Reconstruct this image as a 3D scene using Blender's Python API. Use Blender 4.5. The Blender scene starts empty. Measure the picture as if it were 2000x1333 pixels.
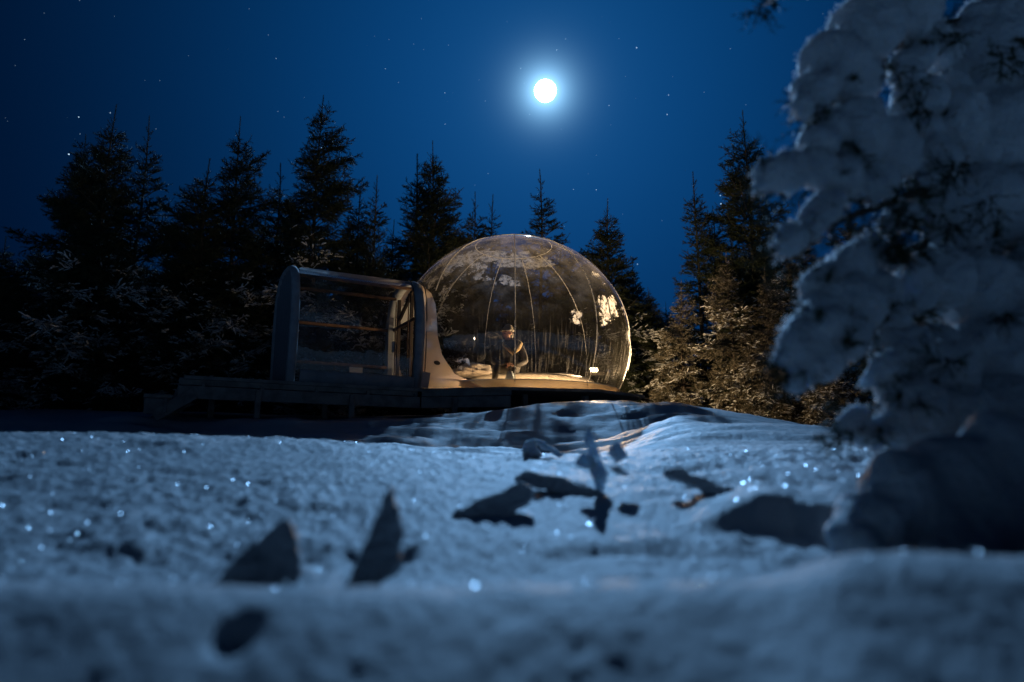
import bpy, bmesh, math, random
import numpy as np
from mathutils import Vector, Matrix

scene = bpy.context.scene
COL = scene.collection
R_ = math.radians

# ------------------------------------------------------------------ camera
FPX = 1333.0                      # focal length in photo pixels (24 mm on 36 mm)
PITCH = math.atan((915 - 666.5) / FPX)
cam_d = bpy.data.cameras.new("camera")
cam_d.lens = 24.0
cam_d.sensor_width = 36.0
cam_d.clip_start = 0.02
cam_d.clip_end = 5000.0
cam_d.dof.use_dof = True
cam_d.dof.focus_distance = 11.6
cam_d.dof.aperture_fstop = 1.8
cam_d.dof.aperture_blades = 0
cam = bpy.data.objects.new("camera", cam_d)
COL.objects.link(cam)
cam.location = (0, 0, 0)
cam.rotation_euler = (math.pi / 2 + PITCH, 0, 0)
scene.camera = cam

cp, sp = math.cos(PITCH), math.sin(PITCH)


def P(px, py, Y):
    """world point that lies Y metres ahead of the camera on the ray of a photo pixel"""
    u = (px - 1000.0) / FPX
    v = (666.5 - py) / FPX
    t = Y / (cp - v * sp)
    return Vector((u * t, Y, t * (sp + v * cp)))


# ------------------------------------------------------------------ sky, moonlight, exposure
moon_dir = P(1065, 178, 10.0).normalized()
MOON_EL = math.asin(moon_dir.z)
MOON_AZ = math.atan2(moon_dir.x, moon_dir.y)      # clockwise from +Y

world = bpy.data.worlds.new("World")
scene.world = world
world.use_nodes = True
wn, wl = world.node_tree.nodes, world.node_tree.links
wn.clear()
w_out = wn.new("ShaderNodeOutputWorld")
w_bg = wn.new("ShaderNodeBackground")
w_sky = wn.new("ShaderNodeTexSky")
w_sky.sky_type = 'NISHITA'
w_sky.sun_disc = False
w_sky.sun_elevation = MOON_EL
w_sky.sun_rotation = MOON_AZ
w_sky.air_density = 1.0
w_sky.dust_density = 0.4
w_sky.ozone_density = 3.0
w_tint = wn.new("ShaderNodeMix"); w_tint.data_type = 'RGBA'; w_tint.blend_type = 'MULTIPLY'
w_tint.inputs[0].default_value = 1.0
w_tint.inputs[7].default_value = (0.002, 0.010, 0.036, 1)
wl.new(w_sky.outputs[0], w_tint.inputs[6])
# aureole of the moon in thin high air
w_tc = wn.new("ShaderNodeTexCoord")
w_dot = wn.new("ShaderNodeVectorMath"); w_dot.operation = 'DOT_PRODUCT'
w_nrm = wn.new("ShaderNodeVectorMath"); w_nrm.operation = 'NORMALIZE'
wl.new(w_tc.outputs["Generated"], w_nrm.inputs[0])
wl.new(w_nrm.outputs[0], w_dot.inputs[0])
w_dot.inputs[1].default_value = moon_dir


def wmath(op, a, b=None):
    n = wn.new("ShaderNodeMath"); n.operation = op
    for i, s in enumerate((a, b)):
        if s is None:
            continue
        if isinstance(s, (int, float)):
            n.inputs[i].default_value = s
        else:
            wl.new(s, n.inputs[i])
    return n.outputs[0]


ang = wmath('ARCCOSINE', wmath('MINIMUM', w_dot.outputs["Value"], 0.9999999))
halo1 = wmath('EXPONENT', wmath('MULTIPLY', ang, -1 / 0.0165))
halo2 = wmath('EXPONENT', wmath('MULTIPLY', ang, -1 / 0.10))
halo3 = wmath('EXPONENT', wmath('MULTIPLY', wmath('MULTIPLY', ang, ang), -1 / (0.46 * 0.46)))


def wscale(col, fac):
    n = wn.new("ShaderNodeVectorMath"); n.operation = 'SCALE'
    n.inputs[0].default_value = col
    wl.new(fac, n.inputs[3])
    return n.outputs[0]


def wadd(a, b):
    n = wn.new("ShaderNodeVectorMath"); n.operation = 'ADD'
    wl.new(a, n.inputs[0]); wl.new(b, n.inputs[1])
    return n.outputs[0]


SKY_S = 0.05
halo = wadd(wscale(tuple(c / SKY_S for c in (1.1, 2.2, 3.1)), halo1),
            wscale(tuple(c / SKY_S for c in (0.010, 0.045, 0.08)), halo2))
halo = wadd(halo, wscale(tuple(c / SKY_S for c in (0.0012, 0.052, 0.19)), halo3))
# stars
w_vor = wn.new("ShaderNodeTexVoronoi"); w_vor.feature = 'F1'; w_vor.inputs["Scale"].default_value = 66.0
wl.new(w_nrm.outputs[0], w_vor.inputs["Vector"])
star_r = wn.new("ShaderNodeSeparateColor")
wl.new(w_vor.outputs["Color"], star_r.inputs[0])
star_b = wmath('POWER', star_r.outputs[0], 5.0)
star_m = wmath('LESS_THAN', w_vor.outputs["Distance"], wmath('ADD', 0.036, wmath('MULTIPLY', star_b, 0.026)))
star = wmath('MULTIPLY', star_m, wmath('ADD', 0.16, wmath('MULTIPLY', star_b, 1.0)))
stars = wscale(tuple(c / SKY_S for c in (0.55, 0.8, 1.0)), star)
total = wadd(wadd(w_tint.outputs[2], halo), stars)
wl.new(total, w_bg.inputs[0])
w_bg.inputs[1].default_value = SKY_S
wl.new(w_bg.outputs[0], w_out.inputs[0])

sun_d = bpy.data.lights.new("moonlight", 'SUN')
sun_d.energy = 2.0
sun_d.color = (0.27, 0.57, 1.0)
sun_d.angle = R_(0.5)
sun = bpy.data.objects.new("moonlight", sun_d)
COL.objects.link(sun)
sun.rotation_euler = (-moon_dir).to_track_quat('-Z', 'Y').to_euler()

scene.view_settings.view_transform = 'Standard'
scene.view_settings.look = 'None'
scene.view_settings.exposure = 0.0
scene.view_settings.gamma = 1.0
scene.cycles.use_denoising = True
scene.cycles.transparent_max_bounces = 24
scene.cycles.max_bounces = 8
scene.cycles.diffuse_bounces = 2
scene.cycles.sample_clamp_indirect = 4.0
scene.cycles.caustics_reflective = False
scene.cycles.caustics_refractive = False

# ------------------------------------------------------------------ helpers


def tag(o, label=None, cat=None, group=None, kind=None):
    if label: o["label"] = label
    if cat: o["category"] = cat
    if group: o["group"] = group
    if kind: o["kind"] = kind
    return o


def link(o, parent=None):
    COL.objects.link(o)
    if parent is not None:
        o.parent = parent
    return o


def empty(name, loc=(0, 0, 0), rz=0.0):
    o = bpy.data.objects.new(name, None)
    o.empty_display_size = 0.2
    COL.objects.link(o)
    o.location = loc
    o.rotation_euler = (0, 0, rz)
    return o


def np_mesh(name, V, F, mat=None, smooth=False):
    """mesh from numpy arrays; F is (n,3) or (n,4) int array, or a list of such arrays"""
    Fs = F if isinstance(F, list) else [F]
    me = bpy.data.meshes.new(name)
    V = np.ascontiguousarray(V, dtype=np.float32)
    me.vertices.add(len(V))
    me.vertices.foreach_set("co", V.ravel())
    loops = np.concatenate([f.ravel() for f in Fs]).astype(np.int32)
    tot = np.concatenate([np.full(len(f), f.shape[1], np.int32) for f in Fs])
    start = np.concatenate([[0], np.cumsum(tot)[:-1]]).astype(np.int32)
    me.loops.add(len(loops))
    me.loops.foreach_set("vertex_index", loops)
    me.polygons.add(len(tot))
    me.polygons.foreach_set("loop_start", start)
    me.polygons.foreach_set("loop_total", tot)
    if smooth:
        me.polygons.foreach_set("use_smooth", np.ones(len(tot), bool))
    me.update(calc_edges=True)
    me.validate()
    if mat: me.materials.append(mat)
    return me


def obj(name, me, parent=None):
    o = bpy.data.objects.new(name, me)
    return link(o, parent)


def pyobj(name, verts, faces, mat, parent=None, smooth=False):
    me = bpy.data.meshes.new(name)
    me.from_pydata([tuple(v) for v in verts], [], faces)
    if smooth:
        for p in me.polygons: p.use_smooth = True
    me.materials.append(mat)
    return obj(name, me, parent)


def bm_obj(name, bm, mat, parent=None, smooth=False):
    bmesh.ops.recalc_face_normals(bm, faces=bm.faces)
    me = bpy.data.meshes.new(name)
    bm.to_mesh(me); bm.free()
    if smooth:
        for p in me.polygons: p.use_smooth = True
    me.materials.append(mat)
    return obj(name, me, parent)


def beam(bm, a, b, w, h, up=(0, 0, 1)):
    """box from a to b, w across, h along 'up'"""
    a, b = Vector(a), Vector(b)
    d = (b - a).normalized()
    up = Vector(up)
    s = d.cross(up)
    if s.length < 1e-4: s = d.cross(Vector((1, 0, 0)))
    s.normalize()
    u = s.cross(d).normalized()
    vs = []
    for p in (a, b):
        for i, j in ((-1, -1), (1, -1), (1, 1), (-1, 1)):
            vs.append(bm.verts.new(p + s * (i * w / 2) + u * (j * h / 2)))
    for f in ((0, 1, 2, 3), (7, 6, 5, 4), (0, 4, 5, 1), (1, 5, 6, 2), (2, 6, 7, 3), (3, 7, 4, 0)):
        bm.faces.new([vs[k] for k in f])


def beam_obj(name, a, b, w, h, mat, parent=None, up=(0, 0, 1), bev=0.006):
    bm = bmesh.new()
    beam(bm, a, b, w, h, up)
    if bev:
        bmesh.ops.bevel(bm, geom=bm.edges[:], offset=bev, segments=1, affect='EDGES')
    return bm_obj(name, bm, mat, parent)


def tube(path, radii, n=6, cap=True):
    """V,F arrays of a tapered tube along a path"""
    path = [Vector(p) for p in path]
    V, F = [], []
    for i, p in enumerate(path):
        d = (path[min(i + 1, len(path) - 1)] - path[max(i - 1, 0)]).normalized()
        s = d.cross(Vector((0, 0, 1)))
        if s.length < 1e-3: s = d.cross(Vector((1, 0, 0)))
        s.normalize(); u = s.cross(d)
        r = radii[i] if hasattr(radii, '__len__') else radii
        for k in range(n):
            a = 2 * math.pi * k / n
            V.append(p + s * (r * math.cos(a)) + u * (r * math.sin(a)))
    for i in range(len(path) - 1):
        for k in range(n):
            a, b = i * n + k, i * n + (k + 1) % n
            F.append((a, b, b + n, a + n))
    if cap:
        F.append(tuple(range(n))[::-1])
        F.append(tuple(range((len(path) - 1) * n, len(path) * n)))
    return V, F


def tube_obj(name, path, radii, mat, parent=None, n=6, smooth=True):
    V, F = tube(path, radii, n)
    return pyobj(name, V, F, mat, parent, smooth)


# ---- numpy value noise
def _hash(ix, iy, iz, seed):
    h = (ix.astype(np.int64) * 374761393 + iy.astype(np.int64) * 668265263 + iz.astype(np.int64) * 2147483647 + seed * 974634541) & 0xffffffff
    h = ((h ^ (h >> 13)) * 1274126177) & 0xffffffff
    h = (h ^ (h >> 16)) & 0xffffffff
    return h.astype(np.float64) / 4294967295.0


def vnoise(x, y, z=0.0, seed=0):
    x, y, z = np.broadcast_arrays(np.asarray(x, float), np.asarray(y, float), np.asarray(z, float))
    ix, iy, iz = np.floor(x), np.floor(y), np.floor(z)
    fx, fy, fz = x - ix, y - iy, z - iz
    fx, fy, fz = [f * f * f * (f * (f * 6 - 15) + 10) for f in (fx, fy, fz)]
    r = 0
    for dx in (0, 1):
        for dy in (0, 1):
            for dz in (0, 1):
                w = (fx if dx else 1 - fx) * (fy if dy else 1 - fy) * (fz if dz else 1 - fz)
                r = r + w * _hash(ix + dx, iy + dy, iz + dz, seed)
    return r * 2 - 1


def fbm(x, y, z=0.0, seed=0, octv=4, gain=0.5):
    r, a = 0, 1.0
    for o in range(octv):
        r = r + a * vnoise(np.asarray(x) * 2 ** o, np.asarray(y) * 2 ** o, np.asarray(z) * 2 ** o, seed + o * 17)
        a *= gain
    return r


# ------------------------------------------------------------------ materials


def mat_new(name):
    m = bpy.data.materials.new(name)
    m.use_nodes = True
    nt = m.node_tree
    nt.nodes.clear()
    out = nt.nodes.new("ShaderNodeOutputMaterial")
    return m, nt.nodes, nt.links, out


def principled(name, color, rough=0.7, noise=None, bump=0.0, bscale=20.0, coord="Object", **kw):
    """noise = (scale, other colour, low, high)"""
    m, N, L, out = mat_new(name)
    b = N.new("ShaderNodeBsdfPrincipled")
    b.inputs["Base Color"].default_value = (*color, 1)
    b.inputs["Roughness"].default_value = rough
    for k, v in kw.items():
        b.inputs[k.replace("_", " ")].default_value = v
    tc = N.new("ShaderNodeTexCoord")
    if noise:
        t = N.new("ShaderNodeTexNoise"); t.inputs["Scale"].default_value = noise[0]; t.inputs["Detail"].default_value = 6
        L.new(tc.outputs[coord], t.inputs["Vector"])
        r = N.new("ShaderNodeValToRGB")
        r.color_ramp.elements[0].position = noise[2]; r.color_ramp.elements[0].color = (*color, 1)
        r.color_ramp.elements[1].position = noise[3]; r.color_ramp.elements[1].color = (*noise[1], 1)
        L.new(t.outputs["Fac"], r.inputs[0]); L.new(r.outputs[0], b.inputs["Base Color"])
    if bump:
        t2 = N.new("ShaderNodeTexNoise"); t2.inputs["Scale"].default_value = bscale; t2.inputs["Detail"].default_value = 5
        L.new(tc.outputs[coord], t2.inputs["Vector"])
        bp = N.new("ShaderNodeBump"); bp.inputs["Strength"].default_value = bump; bp.inputs["Distance"].default_value = 0.02
        L.new(t2.outputs["Fac"], bp.inputs["Height"]); L.new(bp.outputs[0], b.inputs["Normal"])
    L.new(b.outputs[0], out.inputs[0])
    return m


M = {}
# snow: grainy, slightly glossy crust
m, N, L, out = mat_new("snow")
b = N.new("ShaderNodeBsdfPrincipled")
b.inputs["Base Color"].default_value = (0.60, 0.63, 0.66, 1)
b.inputs["Roughness"].default_value = 0.55
b.inputs["Specular IOR Level"].default_value = 0.22
tc = N.new("ShaderNodeTexCoord")
t1 = N.new("ShaderNodeTexNoise"); t1.inputs["Scale"].default_value = 85.0; t1.inputs["Detail"].default_value = 7; t1.inputs["Roughness"].default_value = 0.65
t2 = N.new("ShaderNodeTexNoise"); t2.inputs["Scale"].default_value = 9.0; t2.inputs["Detail"].default_value = 5
L.new(tc.outputs["Object"], t1.inputs["Vector"]); L.new(tc.outputs["Object"], t2.inputs["Vector"])
b1 = N.new("ShaderNodeBump"); b1.inputs["Strength"].default_value = 0.8; b1.inputs["Distance"].default_value = 0.008
b2 = N.new("ShaderNodeBump"); b2.inputs["Strength"].default_value = 0.5; b2.inputs["Distance"].default_value = 0.02
L.new(t1.outputs["Fac"], b1.inputs["Height"]); L.new(t2.outputs["Fac"], b2.inputs["Height"])
L.new(b2.outputs[0], b1.inputs["Normal"]); L.new(b1.outputs[0], b.inputs["Normal"])
L.new(b.outputs[0], out.inputs[0])
M["snow"] = m
# snow on the near boughs: soft, light seeps through the thin rims
M["bough_snow"] = principled("bough_snow", (0.60, 0.63, 0.66), 0.65, bump=0.9, bscale=60.0,
                             Subsurface_Weight=0.9, Subsurface_Scale=0.03, Specular_IOR_Level=0.2)
M["bough_snow"].node_tree.nodes["Principled BSDF"].inputs["Subsurface Radius"].default_value = (0.6, 0.8, 1.0)
M["shaded_crust"] = principled("shaded_crust", (0.20, 0.23, 0.26), 0.45, noise=(25, (0.30, 0.33, 0.36), 0.45, 0.7), bump=0.5, bscale=70)  # snow crust of the fins, backlit shade put into its dark colour
M["tree_snow"] = principled("tree_snow", (0.78, 0.82, 0.86), 0.7)
M["bark"] = principled("bark", (0.055, 0.04, 0.03), 0.9, noise=(18, (0.10, 0.085, 0.07), 0.35, 0.7), bump=0.6, bscale=30)
M["needles"] = principled("needles", (0.028, 0.042, 0.022), 0.6, noise=(3.0, (0.055, 0.062, 0.035), 0.4, 0.7), Specular_IOR_Level=0.15)
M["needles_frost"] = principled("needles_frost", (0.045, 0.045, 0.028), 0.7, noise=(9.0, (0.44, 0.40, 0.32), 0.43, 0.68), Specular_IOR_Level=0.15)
M["fabric_blue"] = principled("fabric_blue", (0.33, 0.36, 0.40), 0.75, noise=(6, (0.22, 0.25, 0.28), 0.4, 0.7), bump=0.15, bscale=14)
M["fabric_dark"] = principled("fabric_dark", (0.16, 0.18, 0.21), 0.7, bump=0.2, bscale=10)
M["wood"] = principled("wood", (0.22, 0.12, 0.055), 0.55, noise=(12, (0.12, 0.065, 0.03), 0.4, 0.65))
M["dark_wood"] = principled("dark_wood", (0.05, 0.035, 0.025), 0.5)
M["timber"] = principled("timber", (0.30, 0.295, 0.28), 0.8, noise=(7, (0.18, 0.175, 0.17), 0.4, 0.65), bump=0.3, bscale=25)
M["bed"] = principled("bed", (0.78, 0.74, 0.68), 0.9, bump=0.2, bscale=18)
M["blanket"] = principled("blanket", (0.55, 0.50, 0.47), 0.95, bump=0.4, bscale=14)
M["floor_in"] = principled("floor_in", (0.12, 0.10, 0.08), 0.8)
M["paper"] = principled("paper", (0.75, 0.75, 0.72), 0.8)
M["black"] = principled("black", (0.02, 0.02, 0.022), 0.5)
M["steel"] = principled("steel", (0.35, 0.36, 0.38), 0.45, Metallic=0.8)
M["jacket"] = principled("jacket", (0.045, 0.042, 0.045), 0.85, bump=0.3, bscale=20)
M["trousers"] = principled("trousers", (0.03, 0.027, 0.026), 0.9, bump=0.3, bscale=25)
M["fur"] = principled("fur", (0.40, 0.30, 0.16), 0.95, noise=(30, (0.20, 0.14, 0.07), 0.4, 0.65), bump=0.8, bscale=60)
M["knit"] = principled("knit", (0.34, 0.31, 0.27), 0.95, bump=0.7, bscale=70)
M["skin"] = principled("skin", (0.45, 0.24, 0.17), 0.55)
M["hair"] = principled("hair", (0.05, 0.03, 0.02), 0.6)
M["boot"] = principled("boot", (0.04, 0.035, 0.03), 0.6)
M["bag"] = principled("bag", (0.45, 0.58, 0.68), 0.5, bump=0.4, bscale=25)


def fabric_translucent(name, col, tr):
    m, N, L, out = mat_new(name)
    d = N.new("ShaderNodeBsdfDiffuse"); d.inputs[0].default_value = (*col, 1)
    t = N.new("ShaderNodeBsdfTranslucent"); t.inputs[0].default_value = (*col, 1)
    tc = N.new("ShaderNodeTexCoord")
    n = N.new("ShaderNodeTexNoise"); n.inputs["Scale"].default_value = 7; n.inputs["Detail"].default_value = 4
    L.new(tc.outputs["Object"], n.inputs["Vector"])
    bp = N.new("ShaderNodeBump"); bp.inputs["Strength"].default_value = 0.25; bp.inputs["Distance"].default_value = 0.03
    L.new(n.outputs["Fac"], bp.inputs["Height"])
    L.new(bp.outputs[0], d.inputs["Normal"])
    mx = N.new("ShaderNodeMixShader"); mx.inputs[0].default_value = tr
    L.new(d.outputs[0], mx.inputs[1]); L.new(t.outputs[0], mx.inputs[2]); L.new(mx.outputs[0], out.inputs[0])
    return m


M["beige"] = fabric_translucent("beige", (0.66, 0.56, 0.49), 0.55)
M["band"] = fabric_translucent("band", (0.52, 0.41, 0.28), 0.22)
M["frost"] = fabric_translucent("frost", (0.75, 0.76, 0.78), 0.55)
m = fabric_translucent("rime", (0.75, 0.76, 0.78), 0.55)
N, L = m.node_tree.nodes, m.node_tree.links
o_ = [n for n in N if n.type == 'OUTPUT_MATERIAL'][0]
src = o_.inputs[0].links[0].from_socket
tr_n = N.new("ShaderNodeBsdfTransparent"); mx_n = N.new("ShaderNodeMixShader")
tx = N.new("ShaderNodeTexNoise"); tx.inputs["Scale"].default_value = 16.0; tx.inputs["Detail"].default_value = 8; tx.inputs["Roughness"].default_value = .7
tcn = N.new("ShaderNodeTexCoord"); L.new(tcn.outputs["Object"], tx.inputs["Vector"])
mr = N.new("ShaderNodeMapRange"); mr.inputs[1].default_value = 0.38; mr.inputs[2].default_value = 0.54; mr.inputs[3].default_value = 0.05; mr.inputs[4].default_value = 0.9
L.new(tx.outputs["Fac"], mr.inputs[0]); L.new(mr.outputs[0], mx_n.inputs[0])
L.new(tr_n.outputs[0], mx_n.inputs[1]); L.new(src, mx_n.inputs[2]); L.new(mx_n.outputs[0], o_.inputs[0])
M["rime"] = m
M["seam"] = fabric_translucent("seam", (0.70, 0.70, 0.70), 0.4)


def pvc(name, tint, film, streak=False):
    """clear plastic sheet: Fresnel reflection, a little grime film, optional dried drip streaks"""
    m, N, L, out = mat_new(name)
    tr = N.new("ShaderNodeBsdfTransparent"); tr.inputs[0].default_value = (*tint, 1)
    gl = N.new("ShaderNodeBsdfGlossy"); gl.inputs["Roughness"].default_value = 0.015
    gl.inputs[0].default_value = (0.9, 0.9, 0.9, 1)
    tc = N.new("ShaderNodeTexCoord")
    n = N.new("ShaderNodeTexNoise"); n.inputs["Scale"].default_value = 3.0; n.inputs["Detail"].default_value = 3
    L.new(tc.outputs["Object"], n.inputs["Vector"])
    bp = N.new("ShaderNodeBump"); bp.inputs["Strength"].default_value = 0.12; bp.inputs["Distance"].default_value = 0.05
    L.new(n.outputs["Fac"], bp.inputs["Height"]); L.new(bp.outputs[0], gl.inputs["Normal"])
    geo = N.new("ShaderNodeNewGeometry")
    dt = N.new("ShaderNodeVectorMath"); dt.operation = 'DOT_PRODUCT'
    L.new(geo.outputs["Incoming"], dt.inputs[0]); L.new(geo.outputs["Normal"], dt.inputs[1])

    def mth(op, a, b=None, c=None):
        q = N.new("ShaderNodeMath"); q.operation = op
        for i, s in enumerate((a, b, c)):
            if s is None: continue
            if isinstance(s, (int, float)): q.inputs[i].default_value = s
            else: L.new(s, q.inputs[i])
        return q.outputs[0]
    # Schlick reflectance of a thin clear sheet (both faces)
    fr = mth('MULTIPLY_ADD', mth('POWER', mth('SUBTRACT', 1.0, mth('ABSOLUTE', dt.outputs["Value"])), 4.0), 0.85, 0.06)
    mx = N.new("ShaderNodeMixShader")
    L.new(fr, mx.inputs[0]); L.new(tr.outputs[0], mx.inputs[1]); L.new(gl.outputs[0], mx.inputs[2])
    # film of dried drops that scatters light both ways
    df = N.new("ShaderNodeBsdfDiffuse"); df.inputs[0].default_value = (0.8, 0.8, 0.8, 1)
    tl = N.new("ShaderNodeBsdfTranslucent"); tl.inputs[0].default_value = (0.8, 0.8, 0.8, 1)
    dm = N.new("ShaderNodeMixShader"); dm.inputs[0].default_value = 0.6
    L.new(df.outputs[0], dm.inputs[1]); L.new(tl.outputs[0], dm.inputs[2])
    fm = N.new("ShaderNodeMath"); fm.operation = 'MULTIPLY_ADD'
    n2 = N.new("ShaderNodeTexNoise"); n2.inputs["Scale"].default_value = 2.2; n2.inputs["Detail"].default_value = 9; n2.inputs["Roughness"].default_value = 0.65
    L.new(tc.outputs["Object"], n2.inputs["Vector"])
    rp = N.new("ShaderNodeValToRGB")
    rp.color_ramp.elements[0].position = 0.45; rp.color_ramp.elements[1].position = 0.8
    L.new(n2.outputs["Fac"], rp.inputs[0])
    L.new(rp.outputs[0], fm.inputs[0]); fm.inputs[1].default_value = film * 2.5; fm.inputs[2].default_value = film
    fac = fm.outputs[0]
    if streak:
        sep = N.new("ShaderNodeSeparateXYZ"); L.new(tc.outputs["Object"], sep.inputs[0])

        az = mth('ARCTAN2', sep.outputs[1], sep.outputs[0])
        cv = N.new("ShaderNodeCombineXYZ")
        L.new(mth('MULTIPLY', az, 55.0), cv.inputs[0]); L.new(mth('MULTIPLY', sep.outputs[2], 1.3), cv.inputs[1])
        sn = N.new("ShaderNodeTexNoise"); sn.inputs["Scale"].default_value = 1.6; sn.inputs["Detail"].default_value = 3
        L.new(cv.outputs[0], sn.inputs["Vector"])
        r2 = N.new("ShaderNodeMapRange"); r2.inputs[1].default_value = 0.56; r2.inputs[2].default_value = 0.72
        L.new(sn.outputs["Fac"], r2.inputs[0])
        zr = N.new("ShaderNodeMapRange"); zr.inputs[1].default_value = 0.35; zr.inputs[2].default_value = -0.9
        L.new(sep.outputs[2], zr.inputs[0])
        fac = mth('MULTIPLY_ADD', mth('MULTIPLY', r2.outputs[0], zr.outputs[0]), 0.10, fac)
        # lacy rime over the crown of the dome
        rn = N.new("ShaderNodeTexNoise"); rn.inputs["Scale"].default_value = 2.6; rn.inputs["Detail"].default_value = 10; rn.inputs["Roughness"].default_value = 0.72
        L.new(tc.outputs["Object"], rn.inputs["Vector"])
        rr1 = N.new("ShaderNodeMapRange"); rr1.inputs[1].default_value = 0.42; rr1.inputs[2].default_value = 0.66
        L.new(rn.outputs["Fac"], rr1.inputs[0])
        zt = N.new("ShaderNodeMapRange"); zt.inputs[1].default_value = 0.7; zt.inputs[2].default_value = 1.75
        L.new(sep.outputs[2], zt.inputs[0])
        fac = mth('MULTIPLY_ADD', mth('MULTIPLY', rr1.outputs[0], zt.outputs[0]), 0.16, fac)
        fac = mth('MULTIPLY_ADD', zt.outputs[0], 0.03, fac)
    m2 = N.new("ShaderNodeMixShader")
    L.new(fac, m2.inputs[0]); L.new(mx.outputs[0], m2.inputs[1]); L.new(dm.outputs[0], m2.inputs[2])
    L.new(m2.outputs[0], out.inputs[0])
    return m


M["pvc_dome"] = pvc("pvc_dome", (0.76, 0.765, 0.77), 0.002, True)
M["pvc_tunnel"] = pvc("pvc_tunnel", (0.88, 0.89, 0.90), 0.012)

m, N, L, out = mat_new("moon_glow")
em = N.new("ShaderNodeEmission"); em.inputs[0].default_value = (0.9, 0.97, 1.0, 1); em.inputs[1].default_value = 6.0
tr = N.new("ShaderNodeBsdfTransparent")
ad = N.new("ShaderNodeAddShader")
L.new(em.outputs[0], ad.inputs[0]); L.new(tr.outputs[0], ad.inputs[1]); L.new(ad.outputs[0], out.inputs[0])
M["moon"] = m
m, N, L, out = mat_new("lamp_glass")
em = N.new("ShaderNodeEmission"); em.inputs[0].default_value = (1.0, 0.72, 0.38, 1); em.inputs[1].default_value = 3.0
L.new(em.outputs[0], out.inputs[0])
M["lamp"] = m
m, N, L, out = mat_new("added_strip_glow")
em = N.new("ShaderNodeEmission"); em.inputs[0].default_value = (1.0, 0.62, 0.28, 1); em.inputs[1].default_value = 110.0
L.new(em.outputs[0], out.inputs[0])
M["strip"] = m
m, N, L, out = mat_new("ice")
gl = N.new("ShaderNodeBsdfGlossy"); gl.inputs["Roughness"].default_value = 0.22; gl.inputs[0].default_value = (0.9, 0.95, 1, 1)
tr = N.new("ShaderNodeBsdfTransparent")
mx = N.new("ShaderNodeMixShader"); mx.inputs[0].default_value = 0.25
L.new(tr.outputs[0], mx.inputs[1]); L.new(gl.outputs[0], mx.inputs[2]); L.new(mx.outputs[0], out.inputs[0])
M["ice"] = m

# ------------------------------------------------------------------ ground
# height profiles: for a bearing (given as photo column) the ground along distance
LOGG = np.log(np.array([0.2, 900.0]))
NG = 700
LY = np.linspace(LOGG[0], LOGG[1], NG)


def prof(pts, far, hump=1163):
    """hump: photo row where the crest of the nearest swell shows"""
    ys = [0.2, 0.48, 0.62, 0.66, 0.76, 0.9, 1.05, 1.3, 1.6] + [p[0] for p in pts] + [f[0] for f in far] + [900]
    zh = P(1000, hump, .64).z + .012
    zs = [-0.275, zh - .062, zh, zh, zh - .035, -0.158, -0.140, -0.095, -0.045] + [P(1000, p[1], p[0]).z for p in pts] + [f[1] for f in far] + [far[-1][1]]
    z = np.interp(LY, np.log(ys), zs)
    k = np.exp(-0.5 * (np.arange(-14, 15) / 3.5) ** 2); k /= k.sum()
    return np.convolve(np.pad(z, 14, mode='edge'), k, 'valid')


COLS = [
    (-600, prof([(2.0, 892), (2.6, 838)], [(3.6, 0.12), (6, 0.18), (8, .42), (9.3, 0.70), (14, 1.2), (20, 1.4)])),
    (0,    prof([(2.0, 892), (2.55, 842), (2.8, 846)], [(3.6, 0.08), (6, 0.14), (8.2, 0.42), (9.2, 0.70), (11, .85), (14, 1.15), (20, 1.4)])),
    (450,  prof([(2.0, 895), (2.55, 848), (2.8, 853)], [(3.6, 0.07), (6, 0.12), (8.2, 0.38), (9.2, 0.66), (11, .8), (14, 1.1), (20, 1.4)])),
    (720,  prof([(2.0, 900), (2.55, 864), (2.8, 871)], [(3.6, 0.05), (6, 0.15), (8.0, 0.38), (9.2, 0.62), (11, .75), (14, 1.1), (20, 1.4)])),
    (900,  prof([(2.0, 910), (2.55, 886), (2.9, 890)], [(3.8, 0.05), (6.3, 0.14), (7.3, .30), (8.4, 0.58), (9.4, .74), (11, .74), (14, 1.1), (20, 1.4)])),
    (1080, prof([(2.0, 912), (2.55, 889), (2.9, 892)], [(3.8, 0.05), (6.3, 0.13), (7.2, .29), (8.2, .60), (9.2, .925), (10, .90), (11, .80), (14, 1.1), (20, 1.4)])),
    (1200, prof([(2.0, 910), (2.55, 887), (2.9, 888)], [(3.8, 0.07), (6.3, 0.15), (7.2, .31), (8.2, .62), (9.2, .925), (10, .93), (11, .88), (14, 1.1), (20, 1.4)])),
    (1320, prof([(2.0, 905), (2.55, 882), (2.9, 880)], [(3.8, 0.12), (6.0, 0.32), (7.5, .56), (9.2, .85), (10, .86), (11, .85), (14, 1.0), (20, 1.4)])),
    (1450, prof([(2.0, 902), (2.55, 880), (2.9, 876)], [(3.8, 0.13), (6.0, 0.32), (7.5, .49), (9.2, .70), (10.5, .72), (12, .80), (14, 1.0), (20, 1.4)])),
    (1620, prof([(2.0, 898), (2.55, 874), (2.9, 868)], [(3.8, 0.14), (6.0, 0.28), (7.5, .37), (9.2, .46), (10.5, .55), (12, .70), (14, .9), (20, 1.4)], 1108)),
    (1800, prof([(2.0, 896), (2.55, 872), (2.9, 868)], [(3.8, 0.14), (6.0, 0.28), (9.2, .42), (12, .66), (14, .85), (20, 1.4)], 1108)),
    (2600, prof([(2.0, 892), (2.6, 850)], [(3.8, 0.16), (6.0, 0.28), (9.2, .42), (12, .66), (14, .85), (20, 1.4)], 1108)),
]
CU = np.array([(c[0] - 1000) / FPX for c in COLS])
CZ = np.array([c[1] for c in COLS])
UU = np.linspace(CU[0], CU[-1], 401)
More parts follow.
